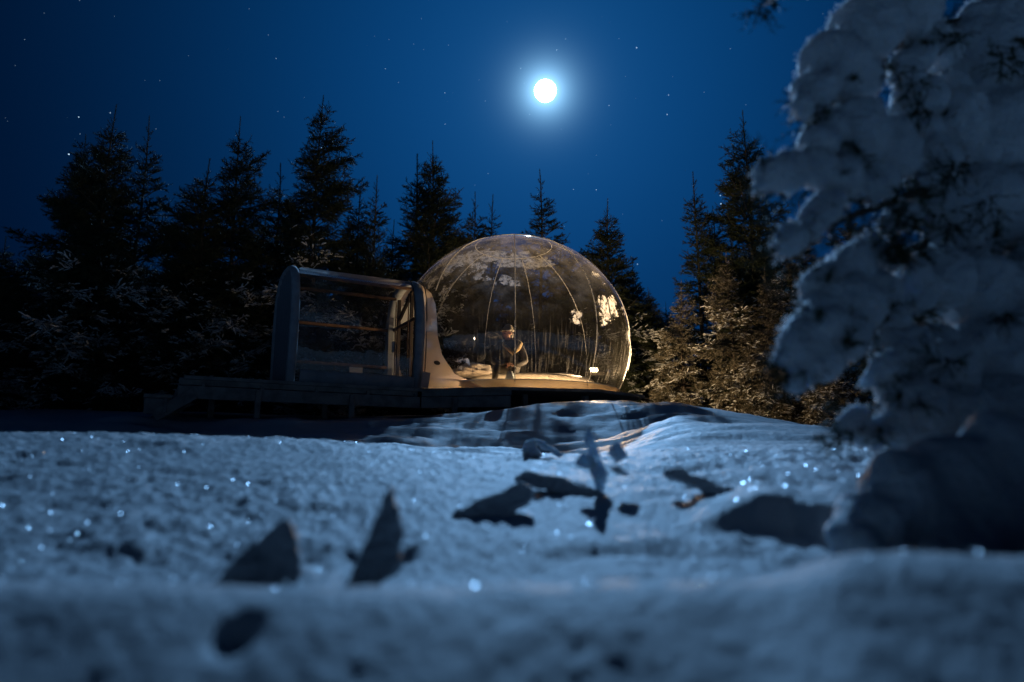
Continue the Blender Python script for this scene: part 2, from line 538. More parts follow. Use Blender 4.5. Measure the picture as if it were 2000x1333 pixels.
tab = np.array([np.interp(UU, CU, CZ[:, j]) for j in range(NG)]).T     # (u, y)
kk = np.exp(-0.5 * (np.arange(-10, 11) / 4.0) ** 2); kk /= kk.sum()
tab = np.array([np.convolve(np.pad(tab[:, j], 10, mode='edge'), kk, 'valid') for j in range(NG)]).T


def sstep(a, b, x):
    t = np.clip((x - a) / (b - a), 0, 1)
    return t * t * (3 - 2 * t)


def gauss2(X, Y, px, Yc, sx, sy):
    xc = (px - 1000) / FPX * Yc
    return np.exp(-0.5 * (((X - xc) / sx) ** 2 + ((Y - Yc) / sy) ** 2))


def scarp(X, Y, pxa, pxb, Ya, Yb, h, back, seed=3):
    """a step up, its face towards the camera, from bearing pxa to pxb"""
    u = X / np.maximum(Y, 0.2) * FPX + 1000
    t = np.clip((u - pxa) / (pxb - pxa), 0, 1)
    yl = Ya + (Yb - Ya) * t + 0.035 * vnoise(u / 80.0, 0, 0, seed)
    win = sstep(pxa - 110, pxa + 90, u) * (1 - sstep(pxb - 90, pxb + 90, u))
    return h * win * sstep(-0.045, 0.03, Y - yl) * np.exp(-np.maximum(Y - yl, 0) / back)


def ground_z(X, Y, fine=True):
    X = np.asarray(X, float); Y = np.asarray(Y, float)
    r = np.sqrt(X * X + Y * Y)
    Yp = np.maximum(np.where(Y > 0.3 * r, Y, 0.3 * r), 0.21)
    u = np.clip(X / Yp, CU[0], CU[-1])
    fu = (u - UU[0]) / (UU[-1] - UU[0]) * 400
    fy = (np.log(np.clip(Yp, 0.2, 899)) - LOGG[0]) / (LOGG[1] - LOGG[0]) * (NG - 1)
    i = np.clip(fu.astype(int), 0, 399); j = np.clip(fy.astype(int), 0, NG - 2)
    a, b = fu - i, fy - j
    z = (tab[i, j] * (1 - a) * (1 - b) + tab[i + 1, j] * a * (1 - b) + tab[i, j + 1] * (1 - a) * b + tab[i + 1, j + 1] * a * b)
    # wind ridges on the drift before the dome
    w = sstep(3.0, 4.5, Y) * (1 - sstep(9.6, 10.6, Y))
    z = z + w * (0.060 - .035 * sstep(.22, .30, X / np.maximum(Y, .2))) * fbm(X * 0.9 + 0.3 * Y, Y * 2.3, 0, 5, 4, .55)
    w2 = sstep(3.6, 6, r)
    z = z + w2 * 0.06 * fbm(X * 0.35, Y * 0.35, 0, 9, 3)
    if fine:
        lump = sstep(0.85, 1.1, Y) * (1 - sstep(2.8, 4.0, Y))
        lump = lump * (0.35 + 0.65 * sstep(-.35, .35, vnoise(X * 1.5, Y * 2.0, 0, 71)))
        crust = np.abs(vnoise(X * 7.0, Y * 7.0, 0, 21))
        z = z + lump * (0.0085 * fbm(X * 6, Y * 7, 0, 11, 4, 0.6) + 0.005 * (crust - 0.4))
        z = z + (1 - sstep(0.9, 1.6, Y)) * 0.004 * fbm(X * 6, Y * 6, 0, 31, 4)
        z = z + (0.0010 + .0012 * sstep(.8, 1.2, Y)) * fbm(X * 55, Y * 55, 0, 15, 3, .6)
        z = z + 0.0035 * lump * fbm(X * 38, Y * 38, 0, 14, 3)
        # pocked crust at the right
        uu = X / np.maximum(Y, 0.2) * FPX + 1000
        wp = sstep(1200, 1350, uu) * sstep(1.35, 1.5, Y) * (1 - sstep(2.5, 2.8, Y))
        z = z - wp * 0.012 * sstep(0.1, 0.7, vnoise(X * 22, Y * 17, 0, 41))
        # footprint hollows and broken crust
        z = z + scarp(X, Y, 1400, 1700, 1.25, 1.19, 0.055, 0.45)
        for (px, yy, sx, sy, h) in ((490, 0.56, .012, .014, -.02), (800, 1.10, .010, .02, -.025), (620, 1.07, .012, .015, -.014), (650, 1.03, .012, .015, -.012),
                                    (1450, 1.16, .012, .016, -.018), (1200, 1.10, .07, .02, -.007), (1360, 1.10, .07, .02, -.007), (1290, 1.03, .05, .015, -.006),
                                    (1415, 7.6, .14, .10, -.12), (1330, 7.7, .3, .2, .05),):
            z = z + h * gauss2(X, Y, px, yy, sx, sy)
    return z


def hit(px, py, lo=0.8, hi=4.0):
    """distance at which the ground shows at a photo pixel"""
    ys = np.linspace(lo, hi, 900)
    q = [P(px, py, y) for y in ys]
    d = ground_z(np.array([p.x for p in q]), ys) - np.array([p.z for p in q])
    k = np.argmax(d > 0)
    return float(ys[k])


def gz(x, y):
    return float(ground_z(np.array([x]), np.array([y]))[0])


af = np.linspace(R_(-52), R_(52), 520)
ab = np.linspace(R_(52), R_(308), 48)[1:-1]
angs = np.concatenate([af, ab])
rad = np.concatenate([np.exp(np.linspace(np.log(0.22), np.log(13.0), 390)), np.exp(np.linspace(np.log(13.0), np.log(2500.0), 60))[1:]])
A, Rr = np.meshgrid(angs, rad)
GX, GY = Rr * np.sin(A), Rr * np.cos(A)
GZ = ground_z(GX, GY)
nr, na = GX.shape
V = np.stack([GX.ravel(), GY.ravel(), GZ.ravel()], 1)
V = np.vstack([V, [[0, 0, -0.33]]])
ii, jj = np.meshgrid(np.arange(nr - 1), np.arange(na), indexing='ij')
j2 = (jj + 1) % na
F4 = np.stack([ii * na + jj, ii * na + j2, (ii + 1) * na + j2, (ii + 1) * na + jj], -1).reshape(-1, 4)[:, ::-1]
F3 = np.stack([np.full(na, nr * na), (np.arange(na) + 1) % na, np.arange(na)], 1)[:, ::-1]
ground = obj("snow_ground", np_mesh("snow_ground", V, [F4, F3], M["snow"], smooth=True))
tag(ground, "moonlit snow covered ground with drifts and broken crust", "snow ground", kind="structure")

# ------------------------------------------------------------------ dome
DC = Vector((0.03, 12.5, 2.27))           # dome centre
DR = 2.0
AX = Vector((math.cos(R_(28)), math.sin(R_(28)), 0))      # tunnel axis, towards the dome
NF = Vector((-math.sin(R_(28)), math.cos(R_(28)), 0))     # away from the camera
ZB = 1.22                                  # deck top
zcut = ZB - DC.z                           # lower rim in dome coordinates

dome = empty("bubble_dome", (DC.x, DC.y, ZB))
tag(dome, "clear plastic bubble dome with thin seams and frost patches, lit from inside", "dome")


def rel(p):          # world -> child-of-dome coordinates
    return Vector((p[0] - DC.x, p[1] - DC.y, p[2] - ZB))


def coll_w(z):       # half width of the collar opening at height z (dome coordinates)
    pts = [(-1.06, 1.42), (-0.95, 1.26), (-0.82, 1.12), (-0.6, 1.03), (-0.3, 1.0), (0.1, 0.99), (0.4, 0.90), (0.62, 0.70), (0.80, 0.36), (0.88, 0.0)]
    return float(np.interp(z, [p[0] for p in pts], [p[1] for p in pts]))


bm = bmesh.new()
nlat, nlon = 48, 112
th0 = math.asin((zcut + 0.10) / DR)
grid = []
for i in range(nlat + 1):
    th = th0 + (math.pi / 2 - th0) * i / nlat
    row = []
    for k in range(nlon):
        a = 2 * math.pi * k / nlon
        row.append(bm.verts.new((DR * math.cos(th) * math.sin(a), -DR * math.cos(th) * math.cos(a), DR * math.sin(th) - zcut)) if i < nlat or k == 0 else None)
    grid.append(row)
for i in range(nlat):
    for k in range(nlon):
        k2 = (k + 1) % nlon
        vs = [grid[i][k], grid[i][k2]]
        vs += [grid[i + 1][k2], grid[i + 1][k]] if i < nlat - 1 else [grid[nlat][0]]
        c = sum((v.co for v in vs), Vector()) / len(vs)
        s, n, z = -(c.dot(AX)), c.dot(NF), c.z + zcut
        if s > 0.5 and abs(n) < coll_w(z) - 0.06 and z < 0.82:
            continue
        bm.faces.new(vs)
# object coordinates centred on the sphere, for the streaks
bmesh.ops.translate(bm, verts=bm.verts[:], vec=(0, 0, zcut))
shell = bm_obj("shell", bm, M["pvc_dome"], dome, True)
shell.location.z = -zcut

# seams: (bearing from the camera side, clockwise to the right)
SEAM = [-78, -39, 0.5, 39, 78, 135, 167, -163, -127]
RING_TH = math.acos(0.34)
for sdeg in SEAM:
    a = R_(sdeg)
    path = []
    for i in range(33):
        th = th0 + (RING_TH - th0) * i / 32
        c = Vector((DR * math.cos(th) * math.sin(a), -DR * math.cos(th) * math.cos(a), DR * math.sin(th)))
        s, n = -c.dot(AX), c.dot(NF)
        if s > 0.5 and abs(n) < coll_w(c.z) and c.z < 0.86:
            continue
        path.append(c * 1.003 - Vector((0, 0, zcut)))
    tube_obj("seam", path, 0.0075, M["seam"], dome, 5)
path = [Vector((DR * 1.003 * math.cos(RING_TH) * math.sin(a), -DR * 1.003 * math.cos(RING_TH) * math.cos(a), DR * 1.003 * math.sin(RING_TH) - zcut)) for a in np.linspace(0, 2 * math.pi, 49)]
tube_obj("top_ring_seam", path, 0.0075, M["seam"], dome, 5)

# opaque band round the foot of the dome
nb = 96
V, F = [], []
for i in range(5):
    z = zcut - 0.02 + 0.165 * i / 4
    r = math.sqrt(DR * DR - z * z) + 0.012
    for k in range(nb):
        a = 2 * math.pi * k / nb
        V.append((r * math.sin(a), -r * math.cos(a), z - zcut))
for i in range(4):
    for k in range(nb):
        k2 = (k + 1) % nb
        c = Vector(V[i * nb + k])
        if -c.dot(AX) > 0.5 and abs(c.dot(NF)) < 1.0:
            continue
        F.append((i * nb + k, i * nb + k2, (i + 1) * nb + k2, (i + 1) * nb + k))
pyobj("base_band", V, F, M["band"], dome, True)
# welt along the top of the band
path = []
z = zcut + 0.147
for a in np.linspace(R_(-62), R_(235), 80):
    r = math.sqrt(DR * DR - z * z) + 0.014
    path.append((r * math.sin(a), -r * math.cos(a), z - zcut))
tube_obj("band_welt", path, 0.009, M["seam"], dome, 5)


# frost and snow patches clinging to the sheet, thin crusts
def patch(center_px, ext, seed, thr, inside=False, freq=9.0, far=False, nres=70, stretch=1.0):
    """ext: half size (az, el) in radians round the point of the dome seen at that pixel"""
    d = P(center_px[0], center_px[1], 10.0).normalized()
    bq = d.dot(DC); disc = bq * bq - (DC.length_squared - DR * DR)
    if disc < 0:
        t = bq
    else:
        t = bq + math.sqrt(disc) if far else bq - math.sqrt(disc)
    c = (d * t - DC).normalized()
    az0, el0 = math.atan2(c.x, -c.y), math.asin(c.z)
    us = np.linspace(-1, 1, nres); vs_ = np.linspace(-1, 1, nres)
    U, W = np.meshgrid(us, vs_)
    az = az0 + U * ext[0] / max(0.25, math.cos(el0)); el = el0 + W * ext[1]
    x, y, z = np.cos(el) * np.sin(az), -np.cos(el) * np.cos(az), np.sin(el)
    nn = 1.9 * fbm(x * freq, y * freq, z * freq * stretch, seed, 6, 0.68) + 1.0 * (1 - (U ** 2 + W ** 2)) - thr
    rr = DR * (1.006 if not inside else 0.994)
    top = rr + (0.006 + 0.006 * np.clip(nn, 0, 1)) * (1 if not inside else -1)
    idx = {}
    V, F = [], []
    keep = (nn[:-1, :-1] > 0)

    def vid(i, j, t):
        k = (i, j, t)
        if k not in idx:
            r_ = top[i, j] if t else rr
            idx[k] = len(V); V.append((x[i, j] * r_, y[i, j] * r_, z[i, j] * r_ - zcut))
        return idx[k]
    for i in range(nres - 1):
        for j in range(nres - 1):
            if not keep[i, j]: continue
            F.append((vid(i, j, 1), vid(i, j + 1, 1), vid(i + 1, j + 1, 1), vid(i + 1, j, 1)))
            for (di, dj, e) in ((-1, 0, ((i, j), (i, j + 1))), (1, 0, ((i + 1, j + 1), (i + 1, j))), (0, -1, ((i + 1, j), (i, j))), (0, 1, ((i, j + 1), (i + 1, j + 1)))):
                i2, j2 = i + di, j + dj
                if 0 <= i2 < nres - 1 and 0 <= j2 < nres - 1 and keep[i2, j2]: continue
                F.append((vid(*e[0], 0), vid(*e[1], 0), vid(*e[1], 1), vid(*e[0], 1)))
    if F:
        o = pyobj("frost_patch", V, F, M["rime"], dome, False)
        o["kind"] = "stuff"


patch((868, 535), (0.30, 0.22), 3, 1.15, far=True, freq=9, nres=110)
patch((905, 515), (0.34, 0.16), 4, 0.80, far=True, freq=9, nres=110)
patch((975, 505), (0.36, 0.12), 5, 0.80, far=True, freq=9, nres=110)
patch((1045, 508), (0.34, 0.14), 6, 0.65, far=True, freq=9, nres=110)
patch((960, 545), (0.30, 0.07), 7, 1.05, far=True, freq=12, nres=90)
patch((1170, 605), (0.10, 0.11), 8, 0.95, freq=10, stretch=.5)
patch((1186, 600), (0.10, 0.10), 18, 0.95, freq=10, stretch=.5)
patch((1212, 650), (0.14, 0.20), 9, 0.65, freq=7, stretch=.4, nres=90)
patch((1157, 545), (0.07, 0.07), 10, 0.6, freq=10)
patch((1117, 623), (0.05, 0.06), 11, 0.45, freq=10)
patch((1168, 628), (0.07, 0.06), 12, 0.8, freq=16)
patch((909, 712), (0.07, 0.07), 13, 0.5, far=False, freq=10)
patch((1216, 702), (0.07, 0.10), 14, 0.8, freq=16)

# floor disc inside
bm = bmesh.new()
bmesh.ops.create_circle(bm, cap_ends=True, segments=64, radius=1.68)
g = bmesh.ops.extrude_face_region(bm, geom=bm.faces[:])
bmesh.ops.translate(bm, verts=[v for v in g["geom"] if isinstance(v, bmesh.types.BMVert)], vec=(0, 0, 0.02))
bm_obj("floor", bm, M["floor_in"], dome).location = (0, 0, 0.004)

# collar between tunnel and dome
TH = 1.90                                   # tunnel height
TPROF = [(.68, 0), (.735, .25), (.77, .55), (.785, .85), (.78, 1.12), (.75, 1.40), (.68, 1.62), (.55, 1.77), (.36, 1.86), (.18, 1.892), (0, 1.90)]
TPROF = TPROF + [(-a, b) for a, b in TPROF[-2::-1]]       # near side is +, mirrored to far


def tun(s, n, z):    # s metres from the dome centre along the tunnel, n towards the camera, z above deck -> child-of-dome coords
    return Vector((0, 0, z)) - AX * s - NF * n


V, F = [], []
NPF = len(TPROF)
inner = []
for (n, z) in TPROF:
    zz = z + zcut
    zz2 = min(zz * 1.0 if zz > 0 else zz, 0.84)
    w = coll_w(zz2) * (1 if n > 0 else -1) if abs(n) > 0.001 else 0
    if z > 1.87: w = n
    s = 1.07 * math.sqrt(max(0.01, (DR * 1.012) ** 2 - (w / 1.07) ** 2 - zz2 * zz2))
    inner.append((s, w, zz2 - zcut))
for q in range(7):
    t = q / 6
    for k, (n, z) in enumerate(TPROF):
        a = tun(2.05, n * 1.01, z * 1.005)
        b_ = tun(*inner[k])
        p = a.lerp(b_, t)
        bul = math.sin(t * math.pi) * 0.012
        V.append(p - NF * (bul if n > 0 else -bul))
for q in range(6):
    for k in range(NPF - 1):
        F.append((q * NPF + k, q * NPF + k + 1, (q + 1) * NPF + k + 1, (q + 1) * NPF + k))
for o_ in list(dome.children):
    o_.scale = (1.07, 1.07, 1)
pyobj("collar", V, F, M["beige"], dome, True)
# oval vent and dark valve panel on the collar (camera side)
vent_c = tun(1.93, 1.04, 0.42)
bm = bmesh.new()
bmesh.ops.create_uvsphere(bm, u_segments=20, v_segments=8, radius=1.0)
bmesh.ops.scale(bm, verts=bm.verts[:], vec=(0.075, 0.012, 0.035))
o = bm_obj("vent", bm, M["black"], dome, True)
o.location = vent_c; o.rotation_euler.z = R_(28 + 25)
beam_obj("valve_panel", tun(2.07, 0.86, 0.03), tun(2.05, 0.90, 0.28), 0.17, 0.02, M["fabric_blue"], dome, up=(AX * 0.42 - NF))

# ------------------------------------------------------------------ entrance tunnel
tunnel = empty("entrance_tunnel", (DC.x, DC.y, ZB))
tag(tunnel, "clear plastic entrance tunnel with pale arched end frames on the deck", "tunnel")
S0, S1 = 4.13, 2.06


def loft(s_list, prof_fn):
    V, F = [], []
    for s in s_list:
        pr = prof_fn(s)
        for (n, z) in pr: V.append(tun(s, n, z))
    k = len(pr)
    for i in range(len(s_list) - 1):
        for j in range(k - 1):
            F.append((i * k + j, i * k + j + 1, (i + 1) * k + j + 1, (i + 1) * k + j))
    return V, F


sag = lambda s: 1 - 0.02 * math.sin(math.pi * (s - S1) / (S0 - S1))
V, F = loft(list(np.linspace(S0, S1, 9)), lambda s: [(n * (1 - 0.01 * math.sin(math.pi * (s - S1) / (S0 - S1))), z * sag(s)) for n, z in TPROF])
pyobj("clear_wall", V, F, M["pvc_tunnel"], tunnel, True)


def arch_frame(sa, sb, t):
    """inflated arch tube between stations sa and sb, t thick"""
    V, F = [], []
    k = NPF
    for (s, off) in ((sa, -t * .3), (sa + (sb - sa) * .15, t * .55), ((sa + sb) / 2, t * .85), (sb + (sa - sb) * .15, t * .55), (sb, -t * .3), ((sa + sb) / 2, -t * .5)):
        for (n, z) in TPROF:
            cn, cz = n, z - 0.8
            l = math.hypot(cn, cz) or 1
            V.append(tun(s, n + cn / l * off, max(0.0, z + cz / l * off)))
    for i in range(6):
        for j in range(k - 1):
            i2 = (i + 1) % 6
            F.append((i * k + j, i * k + j + 1, i2 * k + j + 1, i2 * k + j))
    return pyobj("arch_frame", V, F, M["fabric_blue"], tunnel, True)


arch_frame(S0 + 0.04, S0 - 0.10, 0.04)
arch_frame(S1 + 0.16, S1 - 0.02, 0.045)
# zip welts on the right arch
for ds in (0.18, -0.03):
    path = [tun(S1 + ds, n * 1.045, 0.02 + z * 1.02) for n, z in TPROF]
    tube_obj("zip_welt", path, 0.010, M["black"], tunnel, 5)
V, F = [], []
for i in range(41):
    n = -.70 + 1.40 * i / 40
    zt_ = float(np.interp(abs(n), [0, .36, .55, .68, .75], [1.86, 1.82, 1.72, 1.55, 1.3]))
    for z in (0.01, zt_ * .5, zt_):
        V.append(tun(S0 - .02 + 0.035 * math.sin(i * 1.25), n, z))
for i in range(40):
    for j in range(2): F.append((i * 3 + j, i * 3 + j + 1, i * 3 + j + 4, i * 3 + j + 3))
pyobj("end_curtain", V, F, M["fabric_dark"], tunnel, True)
# foot skirts
for side, nm in ((1, "skirt"), (-1, "skirt")):
    V, F = [], []
    for s in (S0 - 0.16, S1 + 0.14):
        for (n, z) in ((.70, 0.0), (.745, .06), (.765, .17), (.755, .215), (.735, .22), (.66, .0)):
            V.append(tun(s, n * side, z))
    for j in range(5): F.append((j, j + 1, j + 7, j + 6))
    pyobj(nm, V, F, M["fabric_blue"], tunnel, True)
# roof strip of cloudy sheet along the crown
V, F = loft([S0 - .16, S1 + .14], lambda s: [(n * 1.012, 0.01 + z * 1.006) for n, z in TPROF[8:12]])
pyobj("roof_strip", V, F, M["frost"], tunnel, True)
# timber rails along the walls and the ridge
for (n, z) in ((-.70, 1.22), (-.73, .55), (-.40, 1.74), (.40, 1.745)):
    beam_obj("rail", tun(S0 - .1, n * .985, z), tun(S1 + .1, n * .985, z), 0.035, 0.05, M["wood"], tunnel)
# doorway frame at the dome end
door = empty("door_frame"); door.parent = tunnel
for n in (.32, -.34):
    beam_obj("door_post", tun(S1 + .06, n, 0.02), tun(S1 + .06, n, 1.72), 0.06, 0.05, M["dark_wood"], door, up=NF)
    beam_obj("door_edge", tun(S1 + .10, n - .05, 0.02), tun(S1 + .10, n - .05, 1.70), 0.02, 0.02, M["wood"], door, up=NF)
beam_obj("cross_bar", tun(S1 + .06, .70, 1.22), tun(S1 + .06, -.70, 1.22), 0.05, 0.055, M["dark_wood"], door)
beam_obj("brace", tun(S1 + .06, -.30, 1.36), tun(S1 + .06, .45, 1.78), 0.05, 0.06, M["dark_wood"], door)
# pleated curtain sheets above the bar
V, F = [], []
for i in range(25):
    n = -.62 + 1.24 * i / 24
    for z in (1.26, 1.5, 1.7 - 0.35 * abs(n) ** 1.5):
        V.append(tun(S1 - .02 + 0.03 * math.sin(i * 1.9), n, z))
for i in range(24):
    for j in range(2): F.append((i * 3 + j, i * 3 + j + 1, i * 3 + j + 4, i * 3 + j + 3))
pyobj("pleated_sheet", V, F, M["frost"], door, True)
beam_obj("door_handle", tun(S1 + .12, -.42, .78), tun(S1 + .12, -.42, .98), 0.05, 0.03, M["paper"], door, up=NF)
# inner far post light strip
beam_obj("inner_post", tun(S1 + .12, -.58, 0.0), tun(S1 + .12, -.60, 1.45), 0.10, 0.04, M["fabric_blue"], tunnel, up=NF)
for sx in (3.55, 2.9):
    pass
notice = beam_obj("notice_sheet", tun(2.86, -.735, .46), tun(2.62, -.735, .46), 0.006, 0.15, M["paper"], None)
notice.location = (DC.x, DC.y, ZB)
tag(notice, "small blank white sheet on the far wall of the tunnel", "sheet")

# ------------------------------------------------------------------ deck
deck = empty("timber_deck", (DC.x, DC.y, ZB))
tag(deck, "raised grey timber deck on short posts under the dome and tunnel", "deck")


def dk(x, y, z):
    return Vector((x - DC.x, y - DC.y, z - ZB))


FL = Vector((-4.39, 8.95, 0)); FM = Vector((-1.42, 10.50, 0)); FR = Vector((-0.02, 10.28, 0)); FE = Vector((1.4, 10.6, 0))
poly = [FL, FM, FR, FE, Vector((2.3, 11.5, 0)), Vector((2.2, 13.6, 0)), Vector((0.6, 14.6, 0)), Vector((-1.6, 13.6, 0)), FL + NF * 2.3]
ins = [p + (Vector((-0.6, 12.0, 0)) - p).normalized() * 0.06 for p in poly]
bm = bmesh.new()
lo = [bm.verts.new(dk(p.x, p.y, ZB - 0.05)) for p in ins]; hi = [bm.verts.new(dk(p.x, p.y, ZB - 0.004)) for p in ins]
bm.faces.new(lo[::-1]); bm.faces.new(hi)
for i in range(len(ins)):
    bm.faces.new([lo[i], lo[(i + 1) % len(ins)], hi[(i + 1) % len(ins)], hi[i]])
bm_obj("platform", bm, M["timber"], deck)
ZF = 0.99


def fascia(a, b, h=0.17, z=ZF, t=0.045):
    return beam_obj("fascia_board", dk(a.x, a.y, z), dk(b.x, b.y, z), t, h, M["timber"], deck)


d1 = (FM - FL).normalized()
fascia(FL, FL + d1 * 0.98); fascia(FL + d1 * 1.0, FL + d1 * 2.28); fascia(FL + d1 * 2.30, FM)
d2 = (FR - FM).normalized()
fascia(FM + d2 * .03, FM + d2 * 0.55); fascia(FM + d2 * .57, FR)
# upper edge board, set back
dn = -NF
beam_obj("edge_board", dk(*(FL + NF * .10).xy, 1.145), dk(*(FM + NF * .10).xy, 1.145), 0.03, 0.10, M["timber"], deck)
d2n = Vector((-d2.y, d2.x, 0))
beam_obj("edge_board", dk(*(FM + d2n * .10).xy, 1.145), dk(*(FR + d2n * .10).xy, 1.145), 0.03, 0.10, M["timber"], deck)
beam_obj("side_board", dk(FL.x, FL.y + .03, ZF), dk(*(FL + NF * 2.3).xy, ZF), 0.045, 0.17, M["timber"], deck)
for q in (FL + d1 * .99 - NF * .035, FL + d1 * 2.29 - NF * .035, FM + d2 * .56 - d2n * .035):
    zg = gz(q.x, q.y)
    beam_obj("post", dk(q.x, q.y, zg - .2), dk(q.x, q.y, 1.06), 0.075, 0.075, M["timber"], deck, up=NF)
for q in (FL + d1 * .5 + NF * 1.2, FL + d1 * 2.2 + NF * 1.3, Vector((0.2, 11.0, 0)), Vector((1.2, 11.2, 0)), Vector((-.8, 12, 0)), Vector((.6, 13.4, 0))):
    zg = gz(q.x, q.y)
    beam_obj("post", dk(q.x, q.y, zg - .2), dk(q.x, q.y, ZB - .05), 0.09, 0.09, M["timber"], deck, up=NF)
for k in range(5):
    a = FL + d1 * (.3 + .75 * k) + NF * .04
    beam_obj("joist", dk(a.x, a.y, 1.09), dk(*(a + NF * 2.1).xy, 1.09), 0.045, 0.10, M["timber"], deck)
# stringer and step at the left end
st = empty("entry_step", (FL.x, FL.y, gz(FL.x, FL.y)))
tag(st, "timber step with slanted stringer at the end of the deck", "step")


def so(p): return p - st.location


e = FL - d1 * 0.02 - NF * .03
zg = gz(e.x - .4, e.y)
beam_obj("stringer", so(Vector((e.x + .20, e.y + .1, 0.98))), so(Vector((e.x - .22, e.y - .1, 0.66))), 0.05, 0.15, M["timber"], st)
beam_obj("stringer", so(Vector((e.x + .20, e.y + .1, 0.98)) + NF * 1.2), so(Vector((e.x - .22, e.y - .1, 0.66)) + NF * 1.2), 0.05, 0.15, M["timber"], st)
beam_obj("tread", so(Vector((e.x - .18, e.y - .12, 0.92))), so(Vector((e.x - .18, e.y - .12, 0.92)) + NF * 1.3), 0.32, 0.05, M["timber"], st)
beam_obj("riser", so(Vector((e.x - .08, e.y - .10, 0.80))), so(Vector((e.x - .08, e.y - .10, 0.80)) + NF * 1.3), 0.04, 0.19, M["timber"], st)
beam_obj("side_panel", so(Vector((e.x - .33, e.y - .15, 0.79))), so(Vector((e.x - .05, e.y, 0.79))), 0.04, 0.20, M["timber"], st)

# ------------------------------------------------------------------ inside the dome
BC = Vector((0.33, 12.48, ZB + .028))
bed = empty("round_bed", BC)
tag(bed, "low round white bed inside the lit dome", "bed")


def disc(name, r, z0, z1, mat, parent, rnd=0.05, n=72, wob=0.0):
    prof_ = [(0, z0), (r - rnd, z0), (r - rnd * .3, z0 + rnd * .3), (r, z0 + rnd), (r, z1 - rnd), (r - rnd * .3, z1 - rnd * .3), (r - rnd, z1), (0, z1)]
    V, F = [], []
    for (rr, z) in prof_:
        for k in range(n):
            a = 2 * math.pi * k / n
            q = rr * (1 + wob * math.sin(7 * a) + wob * .6 * math.sin(17 * a + 1))
            V.append((q * math.cos(a), q * math.sin(a), z))
    for i in range(len(prof_) - 1):
        for k in range(n):
            k2 = (k + 1) % n
            F.append((i * n + k, i * n + k2, (i + 1) * n + k2, (i + 1) * n + k))
    return pyobj(name, V, F, mat, parent, True)


disc("bed_base", 1.13, 0, 0.14, M["band"], bed, 0.02)
disc("mattress", 1.18, 0.142, 0.325, M["bed"], bed, 0.05, wob=0.002)


def blob(name, size, mat, parent, seed, amp=0.12, freq=4.0, sub=4, power=2.0):
    bm = bmesh.new()
    bmesh.ops.create_icosphere(bm, subdivisions=sub, radius=1.0)
    co = np.array([v.co[:] for v in bm.verts])
    n = fbm(co[:, 0] * freq, co[:, 1] * freq, co[:, 2] * freq, seed, 3)
    for v, k in zip(bm.verts, n):
        v.co *= 1 + amp * k
        if v.co.z < -0.35: v.co.z = -0.35
        v.co.x *= size[0]; v.co.y *= size[1]; v.co.z = (v.co.z + 0.35) * size[2]
    return bm_obj(name, bm, mat, parent, True)


q = P(925, 732, 11.75)
bl = blob("rumpled_blanket", (0.36, 0.30, 0.15), M["blanket"], None, 4, 0.25, 3.0)
bl.location = (q.x, q.y, BC.z + .322)
tag(bl, "rumpled grey blanket on the bed beside the person", "blanket")
q = P(1100, 725, 12.6)
pl = blob("pillow", (0.30, 0.20, 0.13), M["bed"], None, 9, 0.10, 2.0)
pl.location = (q.x, q.y, BC.z + .322)
tag(pl, "soft white pillow on the far half of the round bed", "pillow")

# lamp: a small floor lamp at the right edge
LP = Vector((1.50, 11.98, ZB + .03))
lamp = empty("floor_lamp", LP)
tag(lamp, "small glowing floor lamp by the right rim of the dome", "lamp")
disc("lamp_base", 0.07, 0, 0.02, M["black"], lamp, 0.006, 24)
tube_obj("lamp_stem", [(0, 0, .02), (0, 0, .38)], .010, M["black"], lamp, 8)
V, F = [], []  # dish added under the light to keep its spill off the snow
for (r_, z_) in ((0.02, .375), (.12, .378), (.19, .40), (.195, .405), (.12, .384), (.02, .381)):
    for k in range(28):
        a = 2 * math.pi * k / 28
        V.append((r_ * math.cos(a), r_ * math.sin(a), z_))
for i in range(5):
    for k in range(28):
        F.append((i * 28 + k, i * 28 + (k + 1) % 28, (i + 1) * 28 + (k + 1) % 28, (i + 1) * 28 + k))
pyobj("added_spill_dish", V, F, M["black"], lamp, True)
V, F = [], []  # black shield added to block lamp light towards the left and back trees
for a in np.linspace(R_(75), R_(188), 20):
    for (r_, z_) in ((.10, .392), (.115, .45), (.12, .515)):
        V.append((r_ * math.cos(a), r_ * math.sin(a), z_))
for i in range(19):
    for k in range(2): F.append((i * 3 + k, i * 3 + k + 1, i * 3 + k + 4, i * 3 + k + 3))
pyobj("added_spill_shield", V, F, M["black"], lamp, True)
disc("lamp_globe", 0.045, 0.386, 0.43, M["lamp"], lamp, 0.012, 24)
ld = bpy.data.lights.new("lamp_light", 'POINT')
ld.energy = 680
ld.color = (1.0, 0.66, 0.33)
ld.shadow_soft_size = 0.05
lo_ = bpy.data.objects.new("lamp_light", ld)
link(lo_, lamp)
lo_.location = (0, 0, 0.46)

strip_path = []  # glowing strip added to warm the bed front and shine through the band
for a in np.linspace(R_(-35), R_(80), 46):
    strip_path.append((1.52 * math.sin(a), -1.52 * math.cos(a), 0.0))
strip = tube_obj("added_light_strip", strip_path, 0.009, M["strip"], None, 6)
strip.location = (DC.x, DC.y, ZB + 0.055)
tag(strip, "added warm light strip on the dome floor, lighting the bed front and base band", "light strip")

# ------------------------------------------------------------------ person


